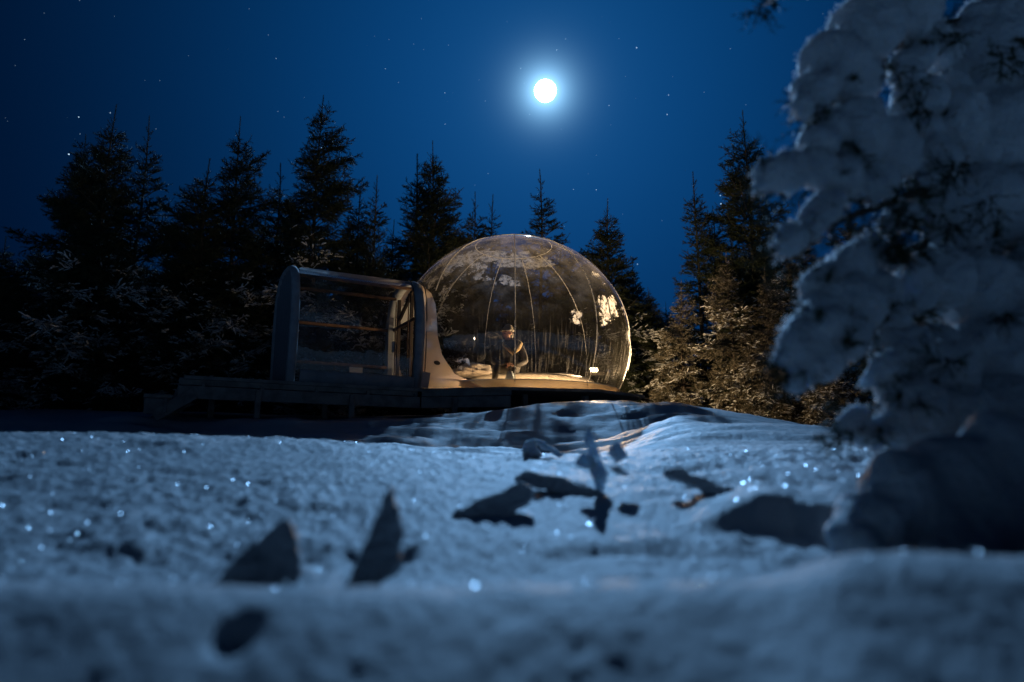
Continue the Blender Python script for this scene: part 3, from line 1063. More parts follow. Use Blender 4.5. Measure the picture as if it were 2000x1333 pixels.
def skinned(name, joints, edges, mat, parent=None, root=0, sub=2):
    me = bpy.data.meshes.new(name)
    me.from_pydata([tuple(j[0]) for j in joints], edges, [])
    o = obj(name, me)
    sk = o.modifiers.new("skin", 'SKIN')
    for i, j in enumerate(joints):
        r = j[1] if hasattr(j[1], '__len__') else (j[1], j[1])
        me.skin_vertices[0].data[i].radius = r
        me.skin_vertices[0].data[i].use_root = (i == root)
    sb = o.modifiers.new("sub", 'SUBSURF'); sb.levels = sub; sb.render_levels = sub
    dg = bpy.context.evaluated_depsgraph_get()
    ev = o.evaluated_get(dg)
    m2 = bpy.data.meshes.new_from_object(ev)
    o.modifiers.clear()
    o.data = m2
    m2.materials.clear(); m2.materials.append(mat)
    for p in m2.polygons: p.use_smooth = True
    if parent is not None: o.parent = parent
    return o


pel = P(998, 719, 11.42)
person = empty("person", (pel.x, pel.y, BC.z + .325))
tag(person, "person in dark jacket and pale knitted beanie sitting on the bed edge", "person")
po = person.location


def J(px, py, Y): return P(px, py, Y) - po


jt = [
    (J(999, 716, 11.42), (0.155, 0.13)),   # 0 pelvis
    (J(998, 702, 11.42), (0.15, 0.125)),
    (J(996, 688, 11.38), (0.165, 0.13)),   # 2 chest
    (J(994, 674, 11.35), (0.13, 0.10)),    # 3 upper chest
    (J(993, 666, 11.33), (0.06, 0.06)),    # 4 neck
    (J(977, 675, 11.30), (0.085, 0.085)),  # 5 shoulder, left in view
    (J(967, 692, 11.24), (0.068, 0.068)),
    (J(963, 707, 11.16), (0.055, 0.055)),  # 7 elbow
    (J(974, 711, 11.02), (0.045, 0.045)),
    (J(986, 710, 10.95), (0.036, 0.036)),  # 9 wrist
    (J(1012, 674, 11.42), (0.085, 0.085)),  # 10 shoulder, right in view
    (J(1021, 690, 11.42), (0.068, 0.068)),
    (J(1027, 706, 11.34), (0.055, 0.055)),  # 12 elbow
    (J(1016, 712, 11.14), (0.045, 0.045)),
    (J(1004, 713, 11.02), (0.036, 0.036)),  # 14 wrist
]
je = [(0, 1), (1, 2), (2, 3), (3, 4), (3, 5), (5, 6), (6, 7), (7, 8), (8, 9), (3, 10), (10, 11), (11, 12), (12, 13), (13, 14)]
lg = [
    (J(999, 720, 11.44), (0.15, 0.12)),
    (J(985, 721, 11.34), (0.095, 0.09)), (J(974, 719, 11.08), (0.08, 0.08)), (J(970, 719, 10.98), (0.065, 0.065)), (J(967, 733, 11.00), (0.055, 0.055)), (J(965, 747, 11.04), (0.045, 0.045)),
    (J(1007, 721, 11.34), (0.095, 0.09)), (J(1003, 720, 11.10), (0.08, 0.08)), (J(1002, 720, 11.00), (0.065, 0.065)), (J(1000, 733, 11.02), (0.055, 0.055)), (J(999, 747, 11.06), (0.045, 0.045)),
]
le = [(0, 1), (1, 2), (2, 3), (3, 4), (4, 5), (0, 6), (6, 7), (7, 8), (8, 9), (9, 10)]
body = skinned("body", jt + lg, je + [(a + len(jt), b_ + len(jt)) for a, b_ in le] + [(0, len(jt))], M["jacket"], person)
body.data.materials.append(M["trousers"])
for p in body.data.polygons:
    c = p.center
    if c.z < 0.10 and c.y < -0.0: p.material_index = 1
# head with face, turned to the left and down
hc = J(991, 652, 11.27)
bm = bmesh.new()
bmesh.ops.create_uvsphere(bm, u_segments=28, v_segments=20, radius=1.0)
for v in bm.verts:
    c = v.co.copy()
    x, y, z = c
    sx, sy, sz = 0.078, 0.098, 0.118
    if z < 0: sx *= 1 + 0.22 * z; sy *= 1 + 0.10 * z
    v.co = Vector((x * sx, y * sy, z * sz))
    if y < -0.6:
        nose = math.exp(-((x / .16) ** 2 + ((z + .12) / .22) ** 2))
        v.co.y -= 0.024 * nose
        for ex in (-.36, .36):
            v.co.y += 0.012 * math.exp(-(((x - ex) / .16) ** 2 + ((z - .08) / .12) ** 2))
        v.co.y -= 0.006 * math.exp(-((x / .25) ** 2 + ((z + .50) / .07) ** 2))
        v.co.y -= 0.008 * math.exp(-((x / .25) ** 2 + ((z + .85) / .15) ** 2))
head = bm_obj("head", bm, M["skin"], person, True)
head.location = hc
head.rotation_euler = (R_(14), 0, R_(-48))
for s in (-1, 1):
    bm = bmesh.new(); bmesh.ops.create_uvsphere(bm, u_segments=10, v_segments=8, radius=0.011)
    e_ = bm_obj("eye", bm, M["black"], head, True); e_.location = (s * 0.028, -0.083, 0.010)
    bm = bmesh.new(); bmesh.ops.create_uvsphere(bm, u_segments=10, v_segments=8, radius=1)
    bmesh.ops.scale(bm, verts=bm.verts[:], vec=(.010, .02, .032))
    e_ = bm_obj("ear", bm, M["skin"], head, True); e_.location = (s * 0.077, 0.005, -0.005)
bm = bmesh.new(); bmesh.ops.create_uvsphere(bm, u_segments=12, v_segments=8, radius=1)
bmesh.ops.scale(bm, verts=bm.verts[:], vec=(.022, .008, .006))
mo = bm_obj("mouth", bm, principled("lips", (0.30, 0.10, 0.08), 0.5), head, True); mo.location = (0, -0.086, -0.058)
# hair at the nape
bm = bmesh.new(); bmesh.ops.create_uvsphere(bm, u_segments=18, v_segments=12, radius=1)
for v in bm.verts:
    v.co = Vector((v.co.x * .083, v.co.y * .075 + .035, v.co.z * .10 - .01))
bm_obj("hair", bm, M["hair"], head, True)
# beanie: cap, rolled rim, peak
bm = bmesh.new()
bmesh.ops.create_uvsphere(bm, u_segments=36, v_segments=20, radius=1.0)
bmesh.ops.delete(bm, geom=[v for v in bm.verts if v.co.z < -0.02], context='VERTS')
for v in bm.verts:
    x, y, z = v.co
    a = math.atan2(y, x)
    rib = 1 + 0.025 * math.sin(a * 18)
    v.co = Vector((x * .094 * rib, y * .112 * rib, z * .105 + (0.03 * z ** 4)))
    v.co.y += 0.045 * max(0, z) ** 2
    v.co.z += 0.035
beanie = bm_obj("beanie", bm, M["knit"], head, True)
path = [(0.094 * math.cos(a), 0.112 * math.sin(a) + .0, 0.045) for a in np.linspace(0, 2 * math.pi, 33)]
tube_obj("beanie_rim", path, 0.017, M["knit"], beanie, 8)
beanie.rotation_euler = (R_(-12), 0, 0)


# hands: palm and five bent fingers
def hand(wr, fwd, side, up):
    fwd, side, up = Vector(fwd).normalized(), Vector(side).normalized(), Vector(up).normalized()
    js = [(wr, (.026, .02)), (wr + fwd * .045, (.036, .018)), (wr + fwd * .08, (.036, .016))]
    ed = [(0, 1), (1, 2)]
    for k, (off, ln) in enumerate(((-.03, .062), (-.01, .075), (.01, .07), (.03, .055))):
        b0 = wr + fwd * .082 + side * off
        ps = [b0, b0 + fwd * ln * .45 - up * .006, b0 + fwd * ln * .75 - up * .025, b0 + fwd * ln * .85 - up * .045]
        i0 = len(js)
        for p_, r in zip(ps, (.0095, .009, .0085, .0075)): js.append((p_, r))
        ed += [(2, i0), (i0, i0 + 1), (i0 + 1, i0 + 2), (i0 + 2, i0 + 3)]
    i0 = len(js)
    for p_, r in ((wr + fwd * .03 - side * .04, .011), (wr + fwd * .06 - side * .06 - up * .01, .0095), (wr + fwd * .085 - side * .058 - up * .02, .008)): js.append((p_, r))
    ed += [(1, i0), (i0, i0 + 1), (i0 + 1, i0 + 2)]
    return skinned("hand", js, ed, M["skin"], person, sub=1)


hand(jt[9][0], (0.9, -.3, -.1), (0.2, .9, .3), (0, -.3, 1))
hand(jt[14][0], (-0.9, -.35, -.1), (0.2, -.9, -.3), (0, -.3, 1))
# fur-trimmed hood lying open over the shoulder and chest
V, F = tube([J(983, 671, 11.20), J(990, 680, 11.16), J(1001, 690, 11.17), J(1010, 682, 11.24), J(1016, 672, 11.33), J(1008, 667, 11.42), J(994, 665, 11.44), J(984, 667, 11.32), J(983, 671, 11.20)],
            [.032, .034, .042, .048, .05, .045, .04, .034, .032], 10, False)
V = [v + Vector((float(vnoise(v.x * 40, v.y * 40, v.z * 40, 2)), float(vnoise(v.x * 40, v.y * 40, v.z * 40, 3)), float(vnoise(v.x * 40, v.y * 40, v.z * 40, 4)))) * .010 for v in V]
pyobj("fur_collar", V, F, M["fur"], person, True)
for (px, Y) in ((965, 11.02), (999, 11.04)):
    a = P(px, 748, Y) - po
    a.z = ZB + .028 - po.z
    bm = bmesh.new(); bmesh.ops.create_uvsphere(bm, u_segments=16, v_segments=10, radius=1)
    for v in bm.verts:
        x, y, z = v.co
        v.co = Vector((x * .05, y * .14, max(z, -.7) * .05 + (.02 if y > .3 else 0)))
    bt = bm_obj("boot", bm, M["boot"], person, True); bt.location = a + Vector((0, -.06, .036)); bt.rotation_euler.z = R_(-25)
# pale bag by the feet
bg = blob("bag", (0.085, 0.07, 0.22), M["bag"], None, 12, 0.12, 3.0)
q = P(996, 735, 10.92)
bg.location = (q.x, q.y, ZB + .028)
tag(bg, "small pale blue bag at the person's feet", "bag")

# ------------------------------------------------------------------ spruces
rng = np.random.default_rng(7)


def rot_about(v, ax, ang_):
    ax = ax / np.linalg.norm(ax)
    return v * math.cos(ang_) + np.cross(ax, v) * math.sin(ang_) + ax * np.dot(ax, v) * (1 - math.cos(ang_))


NEED_T = np.linspace(0.0, 1.0, 11)


def needle_mesh(name, p0, p1, mat, nl=0.034, nw=0.0085, seed=0, stem=0.005):
    r = np.random.default_rng(seed)
    n = len(p0); k = len(NEED_T)
    d = p1 - p0; ln = np.linalg.norm(d, axis=1, keepdims=True); d = d / np.maximum(ln, 1e-6)
    ref = np.where(np.abs(d[:, 2:3]) < 0.9, np.array([[0, 0, 1.0]]), np.array([[1.0, 0, 0]]))
    u = np.cross(d, ref); u /= np.linalg.norm(u, axis=1, keepdims=True); w = np.cross(u, d)
    th = r.uniform(0, 6.283, (n, 1)) + np.arange(k)[None, :] * 2.4 + r.normal(0, .3, (n, k))
    tt = np.clip(NEED_T[None, :] + r.normal(0, .04, (n, k)), 0, 1.05)
    base = p0[:, None, :] + d[:, None, :] * (ln * tt)[:, :, None]
    rad_ = u[:, None, :] * np.cos(th)[:, :, None] + w[:, None, :] * np.sin(th)[:, :, None]
    nlv = nl * r.uniform(.7, 1.25, (n, k, 1))
    tip = base + rad_ * nlv * .80 + d[:, None, :] * nlv * .65
    tan = np.cross(d[:, None, :], rad_) * (nw / 2)
    V = np.stack([base - tan, base + tan, tip], 2).reshape(-1, 3)
    F = np.arange(n * k * 3).reshape(-1, 3)
    # stems: two crossed triangles
    s0 = np.stack([p0 - u * stem, p0 + u * stem, p1, p0 - w * stem, p0 + w * stem, p1], 1).reshape(-1, 3)
    F2 = np.arange(n * 6).reshape(-1, 3) + len(V)
    return np_mesh(name, np.vstack([V, s0]), np.vstack([F, F2]), mat)


def snow_mesh(name, p0, p1, mat, seed=0, w=0.018, h=0.016):
    """elongated pads of snow lying on twigs"""
    r = np.random.default_rng(seed)
    n = len(p0)
    d = p1 - p0; ln = np.linalg.norm(d, axis=1, keepdims=True); d = d / np.maximum(ln, 1e-6)
    side = np.cross(d, np.array([[0, 0, 1.0]])); side /= np.maximum(np.linalg.norm(side, axis=1, keepdims=True), 1e-3)
    up = np.array([[0, 0, 1.0]])
    wv = w * r.uniform(.6, 1.5, (n, 1)); hv = h * r.uniform(.6, 1.5, (n, 1))
    rings = []
    for (t, sc) in ((-.12, .35), (.3, 1.0), (.75, .9), (1.12, .25)):
        c = p0 + d * ln * t
        rings += [c - side * wv * sc + up * .004, c - side * wv * sc * .6 + up * hv * sc, c + side * wv * sc * .6 + up * hv * sc, c + side * wv * sc + up * .004, c - up * .012]
    V = np.stack(rings, 1).reshape(-1, 3)
    f = []
    for i in range(3):
        for k in range(5):
            k2 = (k + 1) % 5
            f.append((i * 5 + k, i * 5 + k2, (i + 1) * 5 + k2, (i + 1) * 5 + k))
    f = np.array(f)
    F = (f[None] + (np.arange(n) * 20)[:, None, None]).reshape(-1, 4)
    return np_mesh(name, V, F, mat, True)


def make_spruce(key, H, Rm, seed, base_h=0.25, bare=0.45, whorl=0.27, per=6, snow_to=0.45, snow_p=0.5, needle="needles", droop=1.0, lean=0.02, shape=0.75, gap=0.0):
    r = np.random.default_rng(seed)
    S0_, S1_, hts = [], [], []
    tubeV, tubeF, nv = [], [], 0

    def addtube(path, rad__, n=5):
        nonlocal nv
        V, F = tube(path, rad__, n, False)
        tubeV.extend(V); tubeF.extend([tuple(i + nv for i in f) for f in F]); nv += len(V)
    lx, ly = r.normal(0, lean, 2)

    def trunk_pt(h):
        t = h / H
        return np.array([lx * h + .06 * math.sin(t * 5 + seed), ly * h + .05 * math.sin(t * 4 + 2 * seed), h])
    tp = [trunk_pt(H * t) for t in np.linspace(0, 1, 16)]
    tr_ = [max(.006, .013 * H * (1 - t) ** 1.1 + .006) for t in np.linspace(0, 1, 16)]

    def twig(p, d, l, lev, step=0.10):
        """a twig of length l from p along d, chopped in needle segments; carries side twigs while lev > 0"""
        n = max(1, int(round(l / step)))
        q = p
        dd = d / np.linalg.norm(d)
        sgn = 1 if r.random() < .5 else -1
        for i in range(n):
            q2 = q + dd * (l / n)
            S0_.append(q); S1_.append(q2)
            if lev > 0 and l > .16:
                up = np.array([0, 0, 1.0])
                sd = np.cross(dd, up); sd /= max(np.linalg.norm(sd), 1e-3)
                rem = l * (1 - (i + .5) / n)
                for s in (sgn, -sgn):
                    if r.random() < .88:
                        nd = dd * .75 + sd * s * r.uniform(.5, .9) + up * r.normal(0, .30)
                        twig(q + dd * (l / n) * r.uniform(.2, .9), nd, min(.30, rem * r.uniform(.35, .6) + .05), lev - 1, step)
            dd = dd + np.array([0, 0, r.normal(-.02 * droop, .05)]) + r.normal(0, .04, 3)
            dd /= np.linalg.norm(dd)
            q = q2
    h = base_h
    while h < H - bare:
        t = (h - base_h) / (H - base_h)
        m = per if t < .8 else max(3, per - 2)
        a0 = r.uniform(0, 6.28)
        for k in range(m):
            if gap and r.random() < gap: continue
            hh = h + r.uniform(-.10, .10)
            L = Rm * (1 - t) ** shape * (r.uniform(.5, 1.1) + (.25 if r.random() < .15 else 0)) + (.12 + .08 * r.random()) * (1.15 - t)
            az = a0 + 6.283 * k / m + r.normal(0, .25)
            L *= 1 + .28 * math.sin(az + 1.1 * hh + seed) + .12 * math.sin(2 * az + 2.3 * hh)
            el = R_(-15 * droop + (15 * droop + 55) * t ** 0.75 + r.normal(0, 10))
            d = np.array([math.cos(az) * math.cos(el), math.sin(az) * math.cos(el), math.sin(el)])
            p = trunk_pt(min(hh, H))
            n = max(2, int(L / .13))
            path = [p]
            dd = d.copy()
            for i in range(n):
                f = (i + .5) / n
                sd = np.cross(dd, [0, 0, 1.0]); sd /= max(np.linalg.norm(sd), 1e-3)
                q2 = p + dd * (L / n)
                if f > .12:
                    S0_.append(p); S1_.append(q2)
                rem = L * (1 - f)
                if f > .15:
                    for s in (1, -1):
                        if r.random() < .9:
                            nd = dd * .65 + sd * s * r.uniform(.6, 1.0) + np.array([0, 0, r.normal(-.05 * droop, .30)])
                            twig(p + dd * (L / n) * r.uniform(.1, .9), nd, min(.55, rem * r.uniform(.45, .75) + .09), 1)
                # droop in the middle, upturned tip
                dd = dd + np.array([0, 0, (-.10 * droop * (1 - t) if f < .55 else .12)]) + r.normal(0, .05, 3)
                dd /= np.linalg.norm(dd)
                p = q2; path.append(p)
            addtube(path[::2] + [path[-1]] if len(path) > 3 else path, [max(.004, .009 * L * (1 - i / max(1, len(path) / 2)) + .004) for i in range(len(path[::2]) + 1 if len(path) > 3 else len(path))], 4)
        h += whorl * r.uniform(.75, 1.2) * (1.0 - .25 * t)
    # leader with short twigs
    for i in range(int(bare / .06)):
        hh = H - bare + i * .06
        S0_.append(trunk_pt(hh)); S1_.append(trunk_pt(min(H, hh + .06)))
        if hh < H - bare * .45:
            az = r.uniform(0, 6.28); d = np.array([math.cos(az) * .6, math.sin(az) * .6, .8])
            twig(trunk_pt(hh), d, r.uniform(.08, .2), 0)
    p0, p1 = np.array(S0_), np.array(S1_)
    crown = needle_mesh(key + "_crown", p0, p1, M[needle], seed=seed, nl=.044 if needle == "needles_frost" else .050, nw=.012)
    V, F = tube(tp, tr_, 8, True)
    V = list(V); F = list(F)
    me = bpy.data.meshes.new(key + "_trunk"); me.from_pydata([tuple(v) for v in V], [], F); me.materials.append(M["bark"])
    mb = bpy.data.meshes.new(key + "_branches"); mb.from_pydata([tuple(v) for v in tubeV], [], tubeF); mb.materials.append(M["bark"])
    for q in me.polygons: q.use_smooth = True
    sel = (p0[:, 2] < H * snow_to * (0.75 + .5 * r.random(len(p0)))) & (r.random(len(p0)) < snow_p)
    hd = np.linalg.norm((p1 - p0)[:, :2], axis=1) / np.maximum(np.linalg.norm(p1 - p0, axis=1), 1e-6)
    rr = np.linalg.norm(p0[:, :2], axis=1)
    clump = fbm(p0[:, 0] * 1.6, p0[:, 1] * 1.6, p0[:, 2] * 2.2, seed, 2)
    sel &= (hd > .75) & (rr > .25 * Rm) & (clump > .10)
    snow = snow_mesh(key + "_snow", p0[sel], p1[sel], M["tree_snow"], seed) if snow_p > 0 and sel.any() else None
    return dict(H=H, crown=crown, trunk=me, branches=mb, snow=snow, top=trunk_pt(H), n=len(p0))


T = {
    "A": make_spruce("spruce_a", 7.2, 2.3, 11, base_h=.15, per=6, whorl=.27, snow_to=.42, snow_p=.9, bare=.7, shape=.85),
    "B": make_spruce("spruce_b", 6.6, 1.9, 23, base_h=.2, per=6, whorl=.27, snow_to=.40, snow_p=.9, bare=.85, shape=.85),
    "C": make_spruce("spruce_c", 5.6, 1.3, 35, base_h=.3, per=5, whorl=.30, snow_to=.3, snow_p=.6, bare=.7, shape=.95, gap=.12),
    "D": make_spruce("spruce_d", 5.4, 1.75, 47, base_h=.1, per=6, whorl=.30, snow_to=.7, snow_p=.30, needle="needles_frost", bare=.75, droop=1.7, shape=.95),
    "E": make_spruce("spruce_e", 7.0, 1.85, 59, base_h=.12, per=6, whorl=.27, snow_to=.35, snow_p=.25, bare=.7, shape=.85),
}
print("twigs", {k: v["n"] for k, v in T.items()})


def place_tree(key, px, py, Y, rz, label, wide=1.0, group="spruces round the clearing"):
    t = T[key]
    top = P(px, py, Y)
    z = 0.0
    for _ in range(2):
        h = top.z - z if z else top.z - gz(top.x, top.y)
        z = gz(top.x, top.y) - 0.06
    s = (top.z - z) / t["H"]
    tx, ty = t["top"][0] * s * wide, t["top"][1] * s * wide
    c, sn = math.cos(rz), math.sin(rz)
    x, y = top.x - (c * tx - sn * ty), top.y - (sn * tx + c * ty)
    o = empty("spruce_tree", (x, y, z), rz)
    o.scale = (s * wide, s * wide, s)
    tag(o, label, "tree", group)
    for nm, kd in (("trunk", None), ("branches", "stuff"), ("crown", "stuff"), ("branch_snow", "stuff")):
        me = t["snow" if nm == "branch_snow" else nm]
        if me is None: continue
        q = obj(nm, me, o)
        if kd: q["kind"] = kd
    return o


TREES = [
    ("B", 12, 462, 13.0, 0.3, "dark spruce cut by the left edge of the picture", 1.35),
    ("A", 78, 470, 15.5, 1.1, "low dark spruce behind the leftmost tree", 1.0),
    ("A", 168, 262, 14.0, 2.0, "broad spruce with snowy lower boughs, left of the tall double-topped one", .92),
    ("B", 228, 205, 13.4, 4.1, "tallest spruce of the left group, in front of the slim second top", .95),
    ("C", 292, 226, 13.9, 0.8, "slim spruce whose top stands just right of the tallest left one", .8),
    ("B", 410, 310, 14.2, 5.0, "mid-height spruce with thin leader above the deck step", 1.15),
    ("B", 470, 228, 14.6, 2.6, "spruce with bare pointed leader left of the tunnel", .85),
    ("C", 548, 318, 16.0, 1.0, "thin sparse spruce between the leader-topped one and the tallest", 1.0),
    ("A", 632, 186, 15.2, 3.3, "tallest dark spruce rising behind the tunnel", .92),
    ("C", 706, 352, 16.5, 4.4, "small spruce just right of the tallest one behind the tunnel", .95),
    ("C", 737, 342, 16.0, 2.2, "small spruce with a long thin leader behind the tunnel's dome end", .95),
    ("C", 815, 300, 16.8, 5.6, "shorter top of the pair left of the dome", 1.1),
    ("B", 845, 275, 16.3, 0.9, "taller top of the pair left of the dome", .85),
    ("C", 928, 374, 18.5, 1.7, "small far spruce over the dome's left shoulder", .95),
    ("C", 963, 379, 19.0, 3.0, "small far spruce second left of the moon's foot", .9),
    ("C", 1054, 330, 17.5, 0.2, "sparse young spruce standing right below the moon", .95),
    ("B", 1187, 388, 16.5, 3.7, "single spruce right behind the dome's right shoulder", 1.05),
    ("C", 1353, 335, 15.3, 4.9, "slender spruce with bare leader right of the dome", .9),
    ("C", 1392, 402, 16.0, 1.3, "small spruce tucked between the slender and the tall lit one", .9),
    ("E", 1450, 215, 14.6, 2.9, "tall spruce lit warm from the dome, highest on the right", .95),
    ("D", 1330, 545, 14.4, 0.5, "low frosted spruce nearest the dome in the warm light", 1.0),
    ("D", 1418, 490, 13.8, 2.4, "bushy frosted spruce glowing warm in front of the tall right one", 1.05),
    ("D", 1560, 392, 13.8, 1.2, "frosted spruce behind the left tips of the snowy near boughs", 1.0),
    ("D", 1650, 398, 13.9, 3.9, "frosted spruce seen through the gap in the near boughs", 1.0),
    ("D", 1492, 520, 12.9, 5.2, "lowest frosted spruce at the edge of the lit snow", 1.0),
    ("D", 1585, 580, 12.3, 2.0, "low frosted bush-like spruce under the near boughs", 1.05),
]
for (k, px, py, Y, rz, lab, wd) in TREES:
    place_tree(k, px, py, Y, rz, lab, wd)
FILL = [(40, 520, 19), (140, 470, 18.5), (330, 470, 18), (390, 430, 19), (520, 420, 19), (570, 400, 18.5), (680, 420, 19), (770, 430, 19.5), (870, 440, 20), (915, 455, 18),
        (1000, 470, 19), (1095, 485, 20), (1140, 500, 18.5), (1235, 505, 18.5), (1265, 560, 17), (1300, 590, 19), (1480, 420, 18), (1740, 420, 17), (-80, 420, 16), (250, 440, 18), (600, 540, 15.5), (450, 540, 16),
        (640, 640, 13.2), (730, 655, 13.6), (935, 660, 15), (1005, 650, 15.3), (1085, 655, 15.1), (1150, 660, 15), (1210, 650, 15), (550, 620, 13.5), (1010, 580, 16), (1075, 570, 16.5), (950, 560, 16.2), (880, 560, 16)]
for i, (px, py, Y) in enumerate(FILL):
    lab, grp = "dark spruce of the second row, filling the gaps behind the front trees", "second row of spruces"
    if 900 < px < 1200 and py > 540: lab, grp = "dark spruce standing behind the dome, seen only through its clear wall", "spruces seen through the dome"
    elif px == 640: lab, grp = "low snowy spruce seen through the middle of the tunnel wall", "spruces seen through the tunnel"
    elif px == 730: lab, grp = "low spruce seen through the tunnel wall next to its doorway", "spruces seen through the tunnel"
    elif px < 0: lab, grp = "spruce mostly cut off by the left picture edge, beyond all others", "spruces round the clearing"
    place_tree("AB"[i % 2], px, py, Y, i * 1.37, lab, 1.05, grp)

# ------------------------------------------------------------------ moon
mo_r = 900 * math.tan(R_(0.86))
bm = bmesh.new()
bmesh.ops.create_uvsphere(bm, u_segments=48, v_segments=24, radius=mo_r)
moon = bm_obj("moon", bm, M["moon"], None, True)
moon.location = moon_dir * 900
tag(moon, "bright full moon shining above the dome", "moon")


# ------------------------------------------------------------------ near snow-laden tree
def voxel_mesh(bm, voxel, smooth_n=4, noise=(0, 1), seed=0, mat=None, name="m"):
    me = bpy.data.meshes.new(name); bm.to_mesh(me); bm.free()
    o = bpy.data.objects.new(name, me); COL.objects.link(o)
    md = o.modifiers.new("r", 'REMESH'); md.mode = 'VOXEL'; md.voxel_size = voxel
    sm = o.modifiers.new("s", 'SMOOTH'); sm.factor = 0.5; sm.iterations = smooth_n
    dg = bpy.context.evaluated_depsgraph_get()
    m2 = bpy.data.meshes.new_from_object(o.evaluated_get(dg))
    bpy.data.objects.remove(o)
    n = len(m2.vertices)
    co = np.empty(n * 3, np.float32); m2.vertices.foreach_get("co", co); co = co.reshape(-1, 3)
    no = np.empty(n * 3, np.float32); m2.vertex_normals.foreach_get("vector", no); no = no.reshape(-1, 3)
    if noise[0]:
        k = 0.35 * fbm(co[:, 0] * noise[1] * 3.3, co[:, 1] * noise[1] * 3.3, co[:, 2] * noise[1] * 3.3, seed + 5, 2) + fbm(co[:, 0] * noise[1], co[:, 1] * noise[1], co[:, 2] * noise[1], seed, 3)
        co = co + no * (noise[0] * k)[:, None]
        m2.vertices.foreach_set("co", co.astype(np.float32).ravel())
    m2.polygons.foreach_set("use_smooth", np.ones(len(m2.polygons), bool))
    m2.materials.clear()
    if mat: m2.materials.append(mat)
    m2.update()
    return m2


KN = 1.4


def PN(px, py, Y):
    return P(px, py, Y * KN)


near = empty("snow_laden_spruce", (1.19, 1.75, gz(1.19, 1.75)))
tag(near, "blurred spruce close by on the right, boughs buried in thick snow", "tree")
no_ = near.location


def ball(bm, c, r, sq=(1, 1, 1), rot=0.0):
    mtx = Matrix.Translation(c) @ Matrix.Rotation(rot, 4, 'Y') @ Matrix.Diagonal((*[r * s for s in sq], 1))
    bmesh.ops.create_icosphere(bm, subdivisions=2, radius=1.0, matrix=mtx)


def bough(lobes, seed, vox=.010, amp=.016):
    """lobes: (px, py, radius px, Y[, end px, end py, end radius, end Y])"""
    bm = bmesh.new()
    lobes = [(l[0], l[1], l[2] * (.90 if l[0] > 1690 else 1.0)) + tuple(l[3:]) for l in lobes]
    for l in lobes:
        if len(l) == 4:
            c = PN(l[0], l[1], l[3]) - no_
            ball(bm, c, l[2] / FPX * KN * l[3], (1, .85, 1))
        else:
            n = 6
            for i in range(n):
                t = i / (n - 1)
                Y = l[3] + (l[7] - l[3]) * t
                ball(bm, PN(l[0] + (l[4] - l[0]) * t, l[1] + (l[5] - l[1]) * t, Y) - no_, (l[2] + (l[6] - l[2]) * t) / FPX * KN * Y, (1, .8, 1))
    rf = np.random.default_rng(seed)
    for l in lobes:
        if l[2] < 30: continue
        for _ in range(3 if l[0] < 1800 else 2):
            a = math.pi * rf.uniform(.55, 1.45)             # outwards, to the left and down
            x0, y0 = l[0] + math.cos(a) * l[2] * .6, l[1] + .6 * l[2] * rf.uniform(-.4, 1.0)
            ln = l[2] * rf.uniform(.5, 1.0)
            dx, dy = -rf.uniform(.3, 1.0), rf.uniform(.3, 1.0)
            r0 = l[2] * rf.uniform(.26, .42)
            Yf = l[3] - l[2] / FPX * l[3] * rf.uniform(.2, .9)
            for i in range(5):
                t = i / 4
                ball(bm, PN(x0 + dx * ln * t, y0 + dy * ln * t, Yf) - no_, r0 * (1 - .35 * t) / FPX * KN * Yf, (1, .8, 1))
    me = voxel_mesh(bm, vox, 2, (amp, 7.5), seed, M["bough_snow"], "snow_clump")
    n = len(me.vertices)
    co = np.empty(n * 3, np.float32); me.vertices.foreach_get("co", co); co = co.reshape(-1, 3)
    nn_ = np.empty(n * 3, np.float32); me.vertex_normals.foreach_get("vector", nn_); nn_ = nn_.reshape(-1, 3)
    k = rf.integers(0, n, int(n * .6))
    p = co[k] + rf.normal(0, .003, (len(k), 3)); d = nn_[k] + rf.normal(0, .45, (len(k), 3)); d /= np.linalg.norm(d, axis=1, keepdims=True)
    t_ = np.cross(d, rf.normal(0, 1, (len(k), 3))); t_ /= np.linalg.norm(t_, axis=1, keepdims=True)
    ln_ = rf.uniform(.004, .012, (len(k), 1))
    HOAR.append(np.stack([p - t_ * .0018, p + t_ * .0018, p + d * ln_], 1).reshape(-1, 3))
    return obj("snow_clump", me, near)


